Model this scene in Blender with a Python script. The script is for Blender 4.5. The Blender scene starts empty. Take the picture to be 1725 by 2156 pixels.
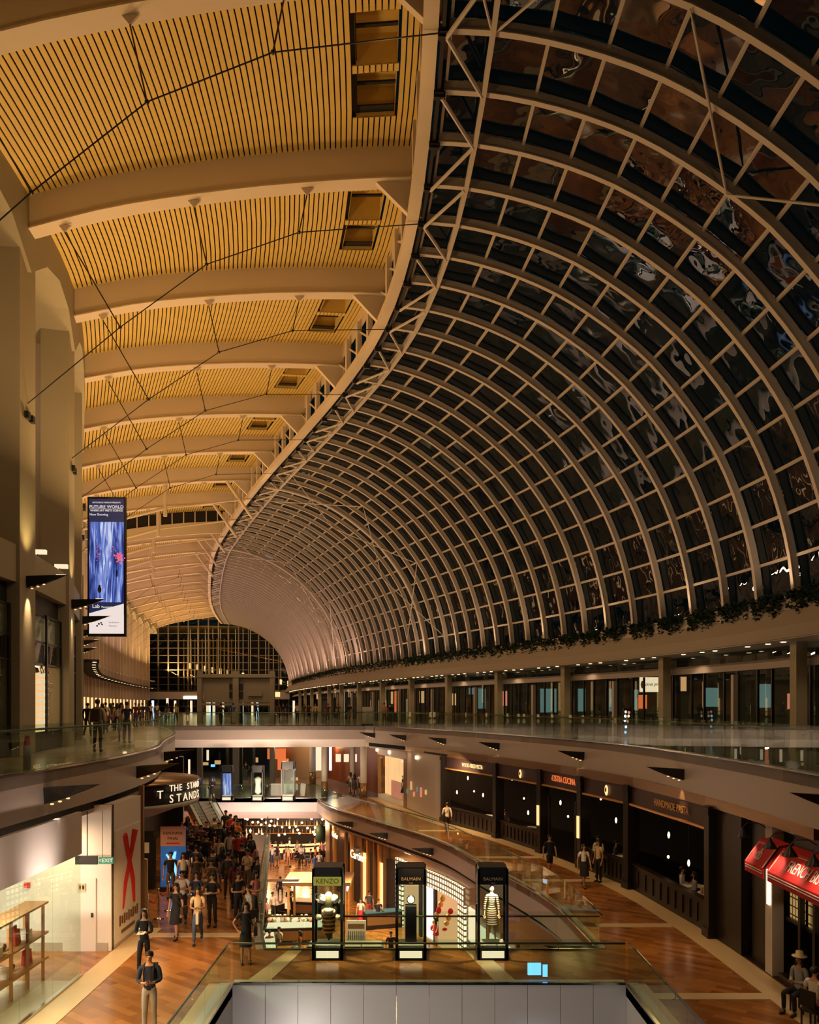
import bpy, math, random
from mathutils import Vector, Matrix
random.seed(7)
R = math.radians
S = bpy.context.scene
COL = S.collection
# ------------------------------------------------------------------ camera, world, exposure
EYE = 1.6                                   # storey heights: concourse 0, promenade -5.5, lower hall -11.3
cam = bpy.data.cameras.new('camera'); camo = bpy.data.objects.new('camera', cam); COL.objects.link(camo)
cam.sensor_fit = 'HORIZONTAL'; cam.sensor_width = 36; cam.lens = 36; cam.shift_y = 0.2348
cam.clip_end = 600; camo.location = (0, 0, EYE); camo.rotation_euler = (R(90), 0, 0); S.camera = camo
S.view_settings.view_transform = 'Standard'; S.view_settings.look = 'None'; S.view_settings.gamma = 1
S.view_settings.exposure = 0.0; S.view_settings.use_curve_mapping = False
W = bpy.data.worlds.new('night'); S.world = W; W.use_nodes = True
W.node_tree.nodes['Background'].inputs[0].default_value = (0.0012, 0.0048, 0.0055, 1)
W.node_tree.nodes['Background'].inputs[1].default_value = 1.0
cy = S.cycles
cy.max_bounces = 5; cy.diffuse_bounces = 3; cy.glossy_bounces = 2; cy.transmission_bounces = 4; cy.transparent_max_bounces = 16
cy.use_denoising = True; cy.sample_clamp_indirect = 3.0; cy.caustics_reflective = False; cy.caustics_refractive = False
WARM = (1.0, 0.58, 0.23); WARM2 = (1.0, 0.66, 0.36); PINK = (1.0, 0.58, 0.42); COOL = (0.55, 0.72, 1.0)
F = 1725.0; CX = 862.0; YH = 1483.0
L1 = -5.5; L0 = -11.3

# ------------------------------------------------------------------ helpers
def lamp(kind, loc, energy, color=WARM, to=None, size=0.1, spot=60, blend=0.6, sizey=None):
    l = bpy.data.lights.new('lamp', kind); l.energy = energy; l.color = color
    o = bpy.data.objects.new('lamp', l); COL.objects.link(o); o.location = loc
    if kind == 'AREA':
        l.size = size
        if sizey: l.shape = 'RECTANGLE'; l.size_y = sizey
    else: l.shadow_soft_size = size
    if kind == 'SPOT': l.spot_size = R(spot); l.spot_blend = blend
    if to is not None:
        o.rotation_euler = (Vector(to) - Vector(loc)).to_track_quat('-Z', 'Y').to_euler()
    return o

class MB:
    def __init__(s): s.v = []; s.f = []; s.m = []
    def add(s, vs, fs, mi=0):
        n = len(s.v); s.v += [tuple(p) for p in vs]; s.f += [tuple(i + n for i in f) for f in fs]; s.m += [mi] * len(fs); return s
    def hexa(s, p, mi=0):    # 8 points: bottom ring 0-3, top ring 4-7
        return s.add(p, [(3, 2, 1, 0), (4, 5, 6, 7), (0, 1, 5, 4), (1, 2, 6, 5), (2, 3, 7, 6), (3, 0, 4, 7)], mi)
    def box(s, c, d, rz=0, mi=0, taper=1.0):
        hx, hy, hz = d[0] / 2, d[1] / 2, d[2] / 2; cs, sn = math.cos(rz), math.sin(rz); p = []
        for z, k in ((-hz, 1), (hz, taper)):
            for x, y in ((-hx, -hy), (hx, -hy), (hx, hy), (-hx, hy)):
                p.append((c[0] + (x * cs - y * sn) * k, c[1] + (x * sn + y * cs) * k, c[2] + z))
        return s.hexa(p, mi)
    def prism(s, poly, z0, z1, mi=0):
        n = len(poly); vs = [(x, y, z0) for x, y in poly] + [(x, y, z1) for x, y in poly]
        fs = [tuple(range(n - 1, -1, -1)), tuple(range(n, 2 * n))] + [(i, (i + 1) % n, n + (i + 1) % n, n + i) for i in range(n)]
        return s.add(vs, fs, mi)
    def ext(s, poly3, d, mi=0):   # extrude any 3d polygon along vector d
        n = len(poly3); d = Vector(d); vs = [Vector(p) for p in poly3] + [Vector(p) + d for p in poly3]
        fs = [tuple(range(n - 1, -1, -1)), tuple(range(n, 2 * n))] + [(i, (i + 1) % n, n + (i + 1) % n, n + i) for i in range(n)]
        return s.add(vs, fs, mi)
    def bar(s, a, b, w, h=None, up=(0, 0, 1), mi=0):
        a = Vector(a); b = Vector(b); h = h or w; t = (b - a).normalized(); u = Vector(up)
        if abs(t.dot(u)) > .98: u = Vector((0, 1, 0))
        x = t.cross(u).normalized() * w / 2; y = x.cross(t).normalized() * h / 2
        return s.hexa([a - x - y, a + x - y, a + x + y, a - x + y, b - x - y, b + x - y, b + x + y, b - x + y], mi)
    def tube(s, pts, r, n=6, mi=0, cap=True):
        pts = [Vector(p) for p in pts]; rr = r if isinstance(r, (list, tuple)) else [r] * len(pts); vs = []; fs = []
        x = None
        for i, p in enumerate(pts):
            t = (pts[min(i + 1, len(pts) - 1)] - pts[max(i - 1, 0)]).normalized()
            if x is None: x = t.orthogonal().normalized()
            x = (x - t * x.dot(t)).normalized(); y = t.cross(x)
            vs += [p + (x * math.cos(6.2832 * k / n) + y * math.sin(6.2832 * k / n)) * rr[i] for k in range(n)]
        for i in range(len(pts) - 1):
            fs += [(i * n + k, i * n + (k + 1) % n, (i + 1) * n + (k + 1) % n, (i + 1) * n + k) for k in range(n)]
        if cap: fs += [tuple(range(n - 1, -1, -1)), tuple(range(len(vs) - n, len(vs)))]
        return s.add(vs, fs, mi)
    def lathe(s, prof, c=(0, 0, 0), n=12, mi=0):
        vs = []; fs = []
        for r, z in prof: vs += [(c[0] + r * math.cos(6.2832 * k / n), c[1] + r * math.sin(6.2832 * k / n), c[2] + z) for k in range(n)]
        for i in range(len(prof) - 1): fs += [(i * n + k, i * n + (k + 1) % n, (i + 1) * n + (k + 1) % n, (i + 1) * n + k) for k in range(n)]
        fs += [tuple(range(n - 1, -1, -1)), tuple(range(len(vs) - n, len(vs)))]
        return s.add(vs, fs, mi)
    def ball(s, c, r, n=8, m=6, mi=0):
        if not isinstance(r, (tuple, list)): r = (r, r, r)
        vs = []; fs = []
        for i in range(1, m):
            a = math.pi * i / m
            vs += [(c[0] + r[0] * math.sin(a) * math.cos(6.2832 * k / n), c[1] + r[1] * math.sin(a) * math.sin(6.2832 * k / n), c[2] - r[2] * math.cos(a)) for k in range(n)]
        vs += [(c[0], c[1], c[2] - r[2]), (c[0], c[1], c[2] + r[2])]; b = len(vs) - 2
        for i in range(m - 2): fs += [(i * n + k, i * n + (k + 1) % n, (i + 1) * n + (k + 1) % n, (i + 1) * n + k) for k in range(n)]
        fs += [(b, (k + 1) % n, k) for k in range(n)] + [(b + 1, (m - 2) * n + k, (m - 2) * n + (k + 1) % n) for k in range(n)]
        return s.add(vs, fs, mi)
    def mesh(s, name, mats, smooth=False):
        me = bpy.data.meshes.new(name); me.from_pydata(s.v, [], s.f)
        for m in (mats if isinstance(mats, (list, tuple)) else [mats]): me.materials.append(m)
        if max(s.m or [0]): me.polygons.foreach_set('material_index', s.m)
        if smooth: me.polygons.foreach_set('use_smooth', [True] * len(s.f))
        me.update(); return me
    def build(s, name, mats, parent=None, smooth=False, kind=None):
        return mobj(name, s.mesh(name, mats, smooth), parent, kind)

def mobj(name, me, parent=None, kind=None):
    o = bpy.data.objects.new(name, me); COL.objects.link(o)
    if parent is not None: o.parent = parent
    if kind: o['kind'] = kind
    return o
def tag(o, label, cat, group=None):
    o['label'] = label; o['category'] = cat
    if group: o['group'] = group
    return o
def thing(name, label, cat, loc=(0, 0, 0), rz=0, group=None):
    o = bpy.data.objects.new(name, None); COL.objects.link(o); o.location = loc; o.rotation_euler = (0, 0, rz)
    return tag(o, label, cat, group)
def struct(name, mb, mat, smooth=False): return mb.build(name, mat, None, smooth, 'structure')
def dup(root, loc=None, rz=None, label=None, group=None):
    r = root.copy(); COL.objects.link(r)
    if loc is not None: r.location = loc
    if rz is not None: r.rotation_euler = (0, 0, rz)
    if label: r['label'] = label
    if group: r['group'] = group
    for ch in list(root.children):
        c = ch.copy(); COL.objects.link(c); c.parent = r
        for g in list(ch.children):
            d = g.copy(); COL.objects.link(d); d.parent = c
    return r

# ------------------------------------------------------------------ materials
def mat(name, col, rough=.6, metal=0, spec=.4, emit=None, es=0, noise=0, nscale=6, bump=0, coat=0):
    m = bpy.data.materials.new(name); m.use_nodes = True; nt = m.node_tree; b = nt.nodes['Principled BSDF']
    b.inputs['Base Color'].default_value = (*col, 1); b.inputs['Roughness'].default_value = rough; b.inputs['Metallic'].default_value = metal
    b.inputs['Specular IOR Level'].default_value = spec; b.inputs['Coat Weight'].default_value = coat
    if emit: b.inputs['Emission Color'].default_value = (*emit, 1); b.inputs['Emission Strength'].default_value = es
    if noise or bump:
        tc = nt.nodes.new('ShaderNodeTexCoord'); n = nt.nodes.new('ShaderNodeTexNoise'); n.inputs['Scale'].default_value = nscale; n.inputs['Detail'].default_value = 3
        nt.links.new(tc.outputs['Object'], n.inputs['Vector'])
        if noise:
            mx = nt.nodes.new('ShaderNodeMix'); mx.data_type = 'RGBA'
            mx.inputs[6].default_value = (*[c * (1 - noise) for c in col], 1); mx.inputs[7].default_value = (*[min(1, c * (1 + noise)) for c in col], 1)
            nt.links.new(n.outputs[0], mx.inputs[0]); nt.links.new(mx.outputs[2], b.inputs['Base Color'])
        if bump:
            bp = nt.nodes.new('ShaderNodeBump'); bp.inputs['Strength'].default_value = bump; bp.inputs['Distance'].default_value = .02
            nt.links.new(n.outputs[0], bp.inputs['Height']); nt.links.new(bp.outputs[0], b.inputs['Normal'])
    return m
def emat(name, col, es): return mat(name, (.02, .02, .02), .5, emit=col, es=es)
def glassmat(name, tint, gloss=.06, rough=.0, bump=0, bscale=.35, k=1.0, mxr=1.0):
    m = bpy.data.materials.new(name); m.use_nodes = True; nt = m.node_tree; nt.nodes.clear()
    out = nt.nodes.new('ShaderNodeOutputMaterial'); mx = nt.nodes.new('ShaderNodeMixShader'); tr = nt.nodes.new('ShaderNodeBsdfTransparent')
    gl = nt.nodes.new('ShaderNodeBsdfGlossy'); fr = nt.nodes.new('ShaderNodeFresnel'); fr.inputs[0].default_value = 1.5
    ma = nt.nodes.new('ShaderNodeMath'); ma.operation = 'MULTIPLY_ADD'; ma.inputs[1].default_value = k; ma.inputs[2].default_value = gloss - .04; ma.use_clamp = True
    tr.inputs[0].default_value = (*tint, 1); gl.inputs[0].default_value = (.95, 1, .98, 1); gl.inputs['Roughness'].default_value = rough
    mn = nt.nodes.new('ShaderNodeMath'); mn.operation = 'MINIMUM'; mn.inputs[1].default_value = mxr; nt.links.new(fr.outputs[0], ma.inputs[0]); nt.links.new(ma.outputs[0], mn.inputs[0]); nt.links.new(mn.outputs[0], mx.inputs[0]); nt.links.new(tr.outputs[0], mx.inputs[1]); nt.links.new(gl.outputs[0], mx.inputs[2]); nt.links.new(mx.outputs[0], out.inputs[0])
    if bump:
        tc = nt.nodes.new('ShaderNodeTexCoord'); n = nt.nodes.new('ShaderNodeTexNoise'); n.inputs['Scale'].default_value = bscale; n.inputs['Detail'].default_value = 2; bp = nt.nodes.new('ShaderNodeBump')
        bp.inputs['Strength'].default_value = bump; bp.inputs['Distance'].default_value = .1
        nt.links.new(tc.outputs['Object'], n.inputs['Vector']); nt.links.new(n.outputs[0], bp.inputs['Height']); nt.links.new(bp.outputs[0], gl.inputs['Normal'])
    return m
def plankmat(name, c1, c2, mortar, bw, rh, rot, rough=.18, msize=.004):
    m = bpy.data.materials.new(name); m.use_nodes = True; nt = m.node_tree; b = nt.nodes['Principled BSDF']
    tc = nt.nodes.new('ShaderNodeTexCoord'); mp = nt.nodes.new('ShaderNodeMapping'); br = nt.nodes.new('ShaderNodeTexBrick')
    mp.inputs['Rotation'].default_value[2] = rot; br.inputs['Scale'].default_value = 1; br.inputs['Brick Width'].default_value = bw; br.inputs['Row Height'].default_value = rh
    br.inputs['Mortar Size'].default_value = msize; br.inputs['Color1'].default_value = (*c1, 1); br.inputs['Color2'].default_value = (*c2, 1); br.inputs['Mortar'].default_value = (*mortar, 1)
    n = nt.nodes.new('ShaderNodeTexNoise'); n.inputs['Scale'].default_value = .8; mx = nt.nodes.new('ShaderNodeMix'); mx.data_type = 'RGBA'; mx.blend_type = 'MULTIPLY'; mx.inputs[0].default_value = .5
    nt.links.new(tc.outputs['Object'], mp.inputs[0]); nt.links.new(mp.outputs[0], br.inputs[0]); nt.links.new(mp.outputs[0], n.inputs[0])
    nt.links.new(br.outputs[0], mx.inputs[6]); nt.links.new(n.outputs[0], mx.inputs[7]); nt.links.new(mx.outputs[2], b.inputs['Base Color'])
    b.inputs['Roughness'].default_value = rough
    return m
M = dict(olivepaint=mat('olive_paint', (.16, .15, .03), .6), cove=mat('cove_plaster', (.30, .25, .20), .7), tower=mat('tower_paint', (.20, .17, .13), .6),
    
    plaster=mat('plaster', (.56, .50, .43), .7, noise=.05, nscale=2), beam=mat('beam_paint', (.60, .50, .38), .6, noise=.04, nscale=1.5),
    column=mat('column_paint', (.33, .29, .20), .6, noise=.05, nscale=1), slat=mat('slat_timber', (.64, .46, .13), .55, noise=.12, nscale=3),
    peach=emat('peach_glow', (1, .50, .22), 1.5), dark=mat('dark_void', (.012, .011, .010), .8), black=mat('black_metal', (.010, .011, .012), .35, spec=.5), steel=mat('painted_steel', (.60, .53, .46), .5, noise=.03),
    glass=glassmat('rail_glass', (.86, .95, .90), .035, k=.4, mxr=.16), vglass=glassmat('roof_glass', (.20, .30, .31), .047, .006, .38, .55, 1.1, .6), sglass=glassmat('shop_glass', (.88, .94, .92), .03, k=.35, mxr=.14),
    wood=plankmat('timber_floor', (.52, .22, .06), (.27, .10, .026), (.22, .085, .024), 1.1, .22, R(38), .2, .002), stone=plankmat('stone_floor', (.60, .53, .42), (.54, .47, .37), (.4, .35, .28), 1.2, 1.2, 0, .22),
    stone2=plankmat('grey_stone_floor', (.42, .38, .33), (.36, .33, .29), (.25, .22, .2), 1.2, .9, 0, .15), cream=mat('cream_border', (.62, .47, .27), .3, noise=.06, nscale=4),
    fascia=mat('fascia_metal', (.46, .40, .36), .38, metal=.15, noise=.03, nscale=.8), panel=mat('white_panel', (.60, .58, .57), .3, spec=.6), white=mat('white_paint', (.75, .70, .64), .5),
    bronze=mat('bronze', (.30, .17, .08), .3, metal=.6), dwood=mat('dark_timber', (.014, .009, .007), .4, noise=.2), purple=mat('plum_paint', (.05, .026, .026), .45), gold=mat('gold_trim', (.8, .42, .12), .3, metal=.6),
    rail=mat('handrail_timber', (.10, .055, .03), .3), chrome=mat('chrome', (.6, .6, .6), .15, metal=1), leaf=mat('leaf', (.015, .035, .018), .6, noise=.5, nscale=9), red=mat('red_canvas', (.55, .02, .02), .7),
    redwall=mat('russet_wall', (.30, .075, .025), .5), lamp=emat('lamp_warm', (1, .66, .34), 5), lampd=emat('lamp_warm_soft', (1, .55, .22), 1.6), cool=emat('screen_cool', (.55, .75, 1), 2.5), glow=emat('shop_glow', (1, .52, .22), .72),
    whiteglow=emat('white_glow', (1, .74, .48), 1.15), orange=emat('orange_glow', (1, .20, .05), .8), pinkglow=emat('pink_glow', (1, .30, .18), .7), blue=emat('blue_glow', (.15, .45, 1), 2), green=mat('exit_green', (.01, .16, .09), .5, emit=(.02, .4, .25), es=.35),
    skin=mat('skin', (.42, .22, .13), .55), hair=mat('hair', (.012, .009, .008), .5), shoe=mat('shoe', (.02, .02, .02), .5), wshoe=mat('pale_shoe', (.55, .52, .48), .6), greenw=mat('oiled_timber', (.42, .20, .08), .5), tealglow=emat('teal_glow', (.35, .60, .55), .28))

# ------------------------------------------------------------------ the curved axis of the hall: ridge line, u = ridge y, w = across
HT = [(-20, 0), (17, 0), (20, .02), (24, .055), (27, .10), (31, .17), (35, .26), (38, .325), (42, .37), (46, .39), (54, .40), (60, .38), (72, .35), (82, .335), (88, .28), (100, .25), (115, .24), (130, .21), (145, .17), (170, .13)]
def heading(u):
    for (a, h), (b, k) in zip(HT, HT[1:]):
        if u <= b: t = (u - a) / (b - a); return h + (k - h) * t
    return HT[-1][1]
_rx = {}; _x = .8
for i in range(-200, 1801):
    _rx[i] = _x if i >= 0 else .8
    if i >= 0: _x -= math.tan(heading(i / 10)) * .1
def rx(u):
    i = math.floor(u * 10); i = max(-200, min(1799, i)); t = u * 10 - i
    return _rx[i] * (1 - t) + _rx[i + 1] * t
def P(u, w, z):     # z measured from the eye, as in the survey
    h = heading(u); return Vector((rx(u) + w * math.cos(h), u + w * math.sin(h), z + EYE))
US = {}; _u = 19.35
for k in range(0, 86): US[k] = _u; _u += 1.925 * math.cos(heading(_u))
for k in range(1, 13): US[-k] = 19.35 - 1.925 * k
def ptx(x, y, z):   # floor point under an image position of the survey, z = level
    s = (y - YH) / (EYE - z); return Vector(((x - CX) / s, F / s, z))
# ------------------------------------------------------------------ general lighting, mostly added lamps
def uplights():
    for k in range(-4, 78, 4):                       # unseen area lamps added in mid-air off the left ledge, washing the timber ceiling
        u = US[k]; e = 200 if k < 0 else 300 if k < 4 else 560 if k < 28 else 520 if k < 60 else 900
        lamp('AREA', P(u + 3, -10.4, 6.2), e, WARM if k < 32 or k > 54 else PINK, P(u + 3, -5.2, 16.5), 1.6)
    for k in range(0, 78, 4):                        # more unseen lamps, added under the ridge to even out ceiling and ribs
        u = US[k] + 1
        lamp('AREA', P(u, -.9, 13.6), 28 if k < 20 else 60, WARM, P(u, -6, 17.5), .8)
    for k in range(-2, 76, 3):                       # unseen lamps added at the planter to brighten the ribs from below
        u = US[k]; far = k > 30
        lamp('AREA', P(u, 12.2, 3.75), 45 if not far else 190, PINK if k > 22 else WARM2, P(u, 7.5, 13), .5)
uplights()
for x, y, z, e in ((0, 12, 13, 300), (0, 30, 12, 520), (-6, 44, 12, 520), (-14, 62, 12, 560), (-22, 90, 11, 700), (-30, 120, 10, 500)):
    lamp('AREA', (x, y, z), e, WARM2, (x - 1, y + 3, 0), 5)      # unseen lamps added high in the hall as general fill
for x, y, e in ((-6.6, 16, 150), (-6.6, 22.5, 95), (-9.5, 29, 48), (-9, 38, 22), (7.2, 16, 24), (7.2, 24, 20), (6.2, 31, 20), (4.2, 37, 32), (1.5, 44, 90), (-3.5, 54, 110), (0.5, 22.3, 14)):
    lamp('AREA', (x, y, -2.95), e, WARM, (x, y, -9), 1.4)        # unseen area lamps added over the promenade floors
for x, y, e in ((-1, 46, 200), (-6, 52, 200), (-10, 60, 200), (-11, 68, 300), (-3, 40, 150), (2, 34, 80)):
    lamp('AREA', (x, y, -6.9), e, WARM2, (x, y, -12), 2)
lamp('SPOT', (-4, 12, -10.5), 1500, (1, .88, .80), (.3, 20.8, -6.9), .3, 75, 1)  # unseen spot added to brighten the white bridge panels
lamp('SPOT', (4, 14, -10.5), 420, COOL, (3.3, 20.8, -7.9), .2, 24, 1)
lamp('AREA', (-10, 56, -4.6), 620, (1, .72, .52), (-10.5, 61.5, -1.2), 3)  # added lamp that lifts the upper far bridge soffit
lamp('AREA', (-11, 57, -9.3), 520, (1, .72, .6), (-11.5, 62.5, -6.9), 2.5)  # added lamp that lifts the lower far bridge soffit
lamp('SPOT', (-7.3, 15, -2.9), 240, (1, .75, .6), (-8.6, 16, -2.2), .1, 90, 1)  # this spot and the next are added to wash the white bulkhead
lamp('SPOT', (-7.3, 19, -2.9), 240, (1, .75, .6), (-8.6, 19, -2.2), .1, 90, 1)

# ------------------------------------------------------------------ vault ribs
PROF = [(0.0, 15.9), (1.19, 15.87), (2.52, 15.67), (3.86, 15.33), (5.2, 14.84), (6.43, 14.19), (7.62, 13.42), (8.74, 12.54), (9.74, 11.48), (10.62, 10.38), (11.38, 9.2), (12.0, 7.89), (12.47, 6.52), (12.8, 5.12), (12.96, 3.77)]
def pinterp(t):
    i = min(int(t), len(PROF) - 2); t -= i; p = [PROF[max(0, i - 1)], PROF[i], PROF[i + 1], PROF[min(len(PROF) - 1, i + 2)]]; o = []
    for c in (0, 1):
        a, b, d, e = (q[c] for q in p); o.append(.5 * (2 * b + (d - a) * t + (2 * a - 5 * b + 4 * d - e) * t * t + (3 * b - a - 3 * d + e) * t ** 3))
    return o
FINE = [pinterp(i / 2) for i in range(29)]
def nrm(i):
    a = FINE[max(0, i - 1)]; b = FINE[min(28, i + 1)]; dx, dz = b[0] - a[0], b[1] - a[1]; l = math.hypot(dx, dz); return (-dz / l, dx / l)
def ribmesh(depth, th, off, name):
    b = MB(); n = len(FINE); vs = []
    for i, (w, z) in enumerate(FINE):
        nx, nz = nrm(i)
        for o in (off, off + depth):
            for y in (-th / 2, th / 2): vs.append((w + nx * o, y, z + EYE + nz * o))
    fs = []
    for i in range(n - 1):
        a = 4 * i; c = a + 4
        fs += [(a, a + 1, c + 1, c), (a + 2, c + 2, c + 3, a + 3), (a, c, c + 2, a + 2), (a + 1, a + 3, c + 3, c + 1)]
    fs += [(0, 2, 3, 1), (4 * n - 4, 4 * n - 3, 4 * n - 1, 4 * n - 2)]
    return b.add(vs, fs).mesh(name, M['steel'])
RW = ribmesh(.27, .06, .02, 'rib_web'); RF = ribmesh(.03, .17, -.012, 'rib_flange'); RT = ribmesh(.03, .15, .28, 'rib_flange'); RH = ribmesh(.12, .32, -.12, 'rib_boom')
for k in range(-3, 78):
    u = US[k]; heavy = k in (22, 35)
    r = thing('vault_rib', 'curved double steel rib at a movement joint, thicker than its neighbours' if heavy else 'slender curved steel rib of the glazed barrel vault', 'vault rib', P(u, 0, -EYE), heading(u), 'thick ribs at the joints' if heavy else 'ribs of the glazed vault')
    mobj('web', RW, r); mobj('flange', RF, r)
    if heavy: mobj('boom', RH, r)
# purlins, tube members that run from rib to rib
for j in range(0, 15):
    w, z = PROF[j]; nx, nz = nrm(min(28, 2 * j))
    if j == 0: w, nx, nz = .22, 0, 1
    b = MB(); pts = [P(US[k], w + nx * .27, z + nz * .27) for k in range(-3, 78)]
    for p, q in zip(pts, pts[1:]): b.bar(p, q, .07, .10)
    if j == 14: b.build('sill_purlin', M['steel']); o = bpy.data.objects['sill_purlin']; tag(o, 'steel sill rail where the vault ribs meet the planter', 'purlin')
    else:
        o = b.build('vault_purlin', M['steel']); tag(o, 'long thin steel bar running along the vault from rib to rib', 'purlin', 'longitudinal bars of the vault')
t = thing('ridge_truss', 'steel truss along the ridge between timber ceiling and glass vault', 'truss', P(19, 0, 14))
inv = Matrix.Translation(-t.location)
def local(b): b.v = [tuple(Vector(v) - t.location) for v in b.v]; return b
b = MB(); pts = [P(US[k], -.28, 16.08) for k in range(-4, 78)]
for p, q in zip(pts, pts[1:]): b.bar(p, q, .36, .34)
local(b).build('box_chord', M['beam'], t)
b = MB(); pts = [P(US[k], .02, 15.95) for k in range(-4, 78)]
for p, q in zip(pts, pts[1:]): b.bar(p, q, .09, .22)
local(b).build('maintenance_rail', M['black'], t)
b = MB(); pts = [P(US[k], PROF[1][0], PROF[1][1] - .03) for k in range(-4, 78)]
for p, q in zip(pts, pts[1:]): b.bar(p, q, .12, .14)
local(b).build('inner_chord', M['steel'], t)
for k in range(-3, 62):
    b = MB(); q = 1 if (k // 2) % 2 else 0
    a, c = (P(US[k], .1, 15.75), P(US[k + 1], 1.15, 15.8)) if not q else (P(US[k + 1], .1, 15.75), P(US[k], 1.15, 15.8))
    b.tube([a, c], .055, 6); local(b).build('diagonal', M['steel'], t)
for k in range(-2, 50):
    b = MB(); h = heading(US[k]); b.box(P(US[k], .04, 15.95), (.22, .30, .34), h).box(P(US[k], .04, 15.83), (.3, .12, .2), h); local(b).build('rail_clamp', M['black'], t)
# glazing, bay by bay, each pane leaning a hair its own way
for k in range(-3, 77):
    b = MB()
    for j in range(14):
        (w0, z0), (w1, z1) = PROF[j], PROF[j + 1]; n0, n1 = nrm(2 * j), nrm(2 * j + 2); o = .34; e = [random.uniform(-.022, .022) for _ in range(3)]
        b.add([P(US[k], w0 + n0[0] * (o + e[0]), z0 + n0[1] * (o + e[0])), P(US[k + 1], w0 + n0[0] * (o + e[1]), z0 + n0[1] * (o + e[1])),
               P(US[k + 1], w1 + n1[0] * (o + e[2]), z1 + n1[1] * (o + e[2])), P(US[k], w1 + n1[0] * (o + e[0] + e[2] - e[1]), z1 + n1[1] * (o + e[0] + e[2] - e[1]))], [(0, 1, 2, 3)])
    struct('window_%d' % (k + 4), b, M['vglass'])
# wind-bracing rods
def rod(a, c, lab='slim diagonal tie rod crossing under the vault ribs'):
    b = MB(); a = Vector(a); c = Vector(c); b.tube([a, a.lerp(c, .05), a.lerp(c, .06), a.lerp(c, .94), a.lerp(c, .95), c], [.02, .02, .035, .035, .02, .02], 6)
    o = b.build('tie_rod', M['steel']); tag(o, lab, 'tie rod', 'tie rods of the vault')
def rp(k, j, d=.05): w, z = PROF[j]; n = nrm(2 * j); return P(US[k], w - n[0] * d, z - n[1] * d)
for a in (((0, 1), (-2, 3)), ((1, 6), (-1, 4)), ((1, 6), (-1, 9)), ((0, 1), (-2, 0)),
          ((20, 1), (24, 5)), ((24, 1), (20, 5)), ((20, 5), (24, 9)), ((24, 5), (20, 9)), ((20, 9), (24, 13)), ((24, 9), (20, 13)),
          ((33, 1), (37, 5)), ((37, 1), (33, 5)), ((33, 5), (37, 9)), ((37, 5), (33, 9)), ((33, 9), (37, 13)), ((37, 9), (33, 13))):
    rod(rp(*a[0]), rp(*a[1]))

# ------------------------------------------------------------------ timber ceiling, beams, cable trusses
BP = [(0, 17.25), (1.3, 17.16), (3.6, 16.87), (5.5, 16.58), (7.5, 16.2), (9, 15.88), (10.5, 15.48), (12.3, 14.87)]
def bz(d):
    for (a, z), (c, y) in zip(BP, BP[1:]):
        if d <= c: return z + (y - z) * (d - a) / (c - a)
    return BP[-1][1] - (d - 12.3) * .36
DS = [i * 12.3 / 12 for i in range(13)]
b = MB(); n = len(DS); vs = []
for d in DS:
    z = bz(d) + EYE
    for zz in (z, z + 1.05): vs += [(-d, -.22, zz), (-d, .22, zz)]
fs = []
for i in range(n - 1):
    a = 4 * i; c = a + 4; fs += [(a, c, c + 1, a + 1), (a + 2, a + 3, c + 3, c + 2), (a, a + 2, c + 2, c), (a + 1, c + 1, c + 3, a + 3)]
fs += [(0, 1, 3, 2), (4 * n - 4, 4 * n - 2, 4 * n - 1, 4 * n - 3)]
BM = b.add(vs, fs).mesh('web_beam', M['beam'])
b = MB(); n = len(DS); vs = []
for d in DS:
    z = bz(d) + EYE
    for zz in (z - .05, z): vs += [(-d, -.3, zz), (-d, .3, zz)]
BF = b.add(vs, fs).mesh('bottom_flange', M['beam'])
b = MB().ext([(-1.45, -.1, bz(1.45) + EYE - .05), (0, -.1, 17.2 + EYE), (0, -.1, 15.95 + EYE), (-.22, -.1, 15.95 + EYE)], (0, .2, 0)); b.box((0.02, 0, 16.6 + EYE), (.05, .44, 1.3)); GM = b.mesh('gusset', M['beam'])
nodes = [(3.7, 3.95, 15.35), (7.3, 6.9, 14.15), (11.3, 9.6, 12.0)]
brk = MB()
for d, _, _ in nodes: brk.ext([(-d - .22, -.03, bz(d) + EYE - .05), (-d + .22, -.03, bz(d) + EYE - .05), (-d, -.03, bz(d) + EYE - .3)], (0, .06, 0))
BR = brk.mesh('bracket', M['beam'])
ca = MB()
ch = [(.05, 15.85)] + [(a, z) for _, a, z in nodes] + [(12.5, 9.4)]
for (a, z), (c, y) in zip(ch, ch[1:]): ca.tube([(-a, 0, z + EYE), (-c, 0, y + EYE)], .018, 5)
CM = ca.mesh('cable', M['black'])
SM = [MB().tube([(-d, 0, bz(d) + EYE - .28), (-a, 0, z + EYE)], .022, 5).ball((-a, 0, z + EYE), .06).mesh('hanger', M['black']) for d, a, z in nodes]
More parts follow.
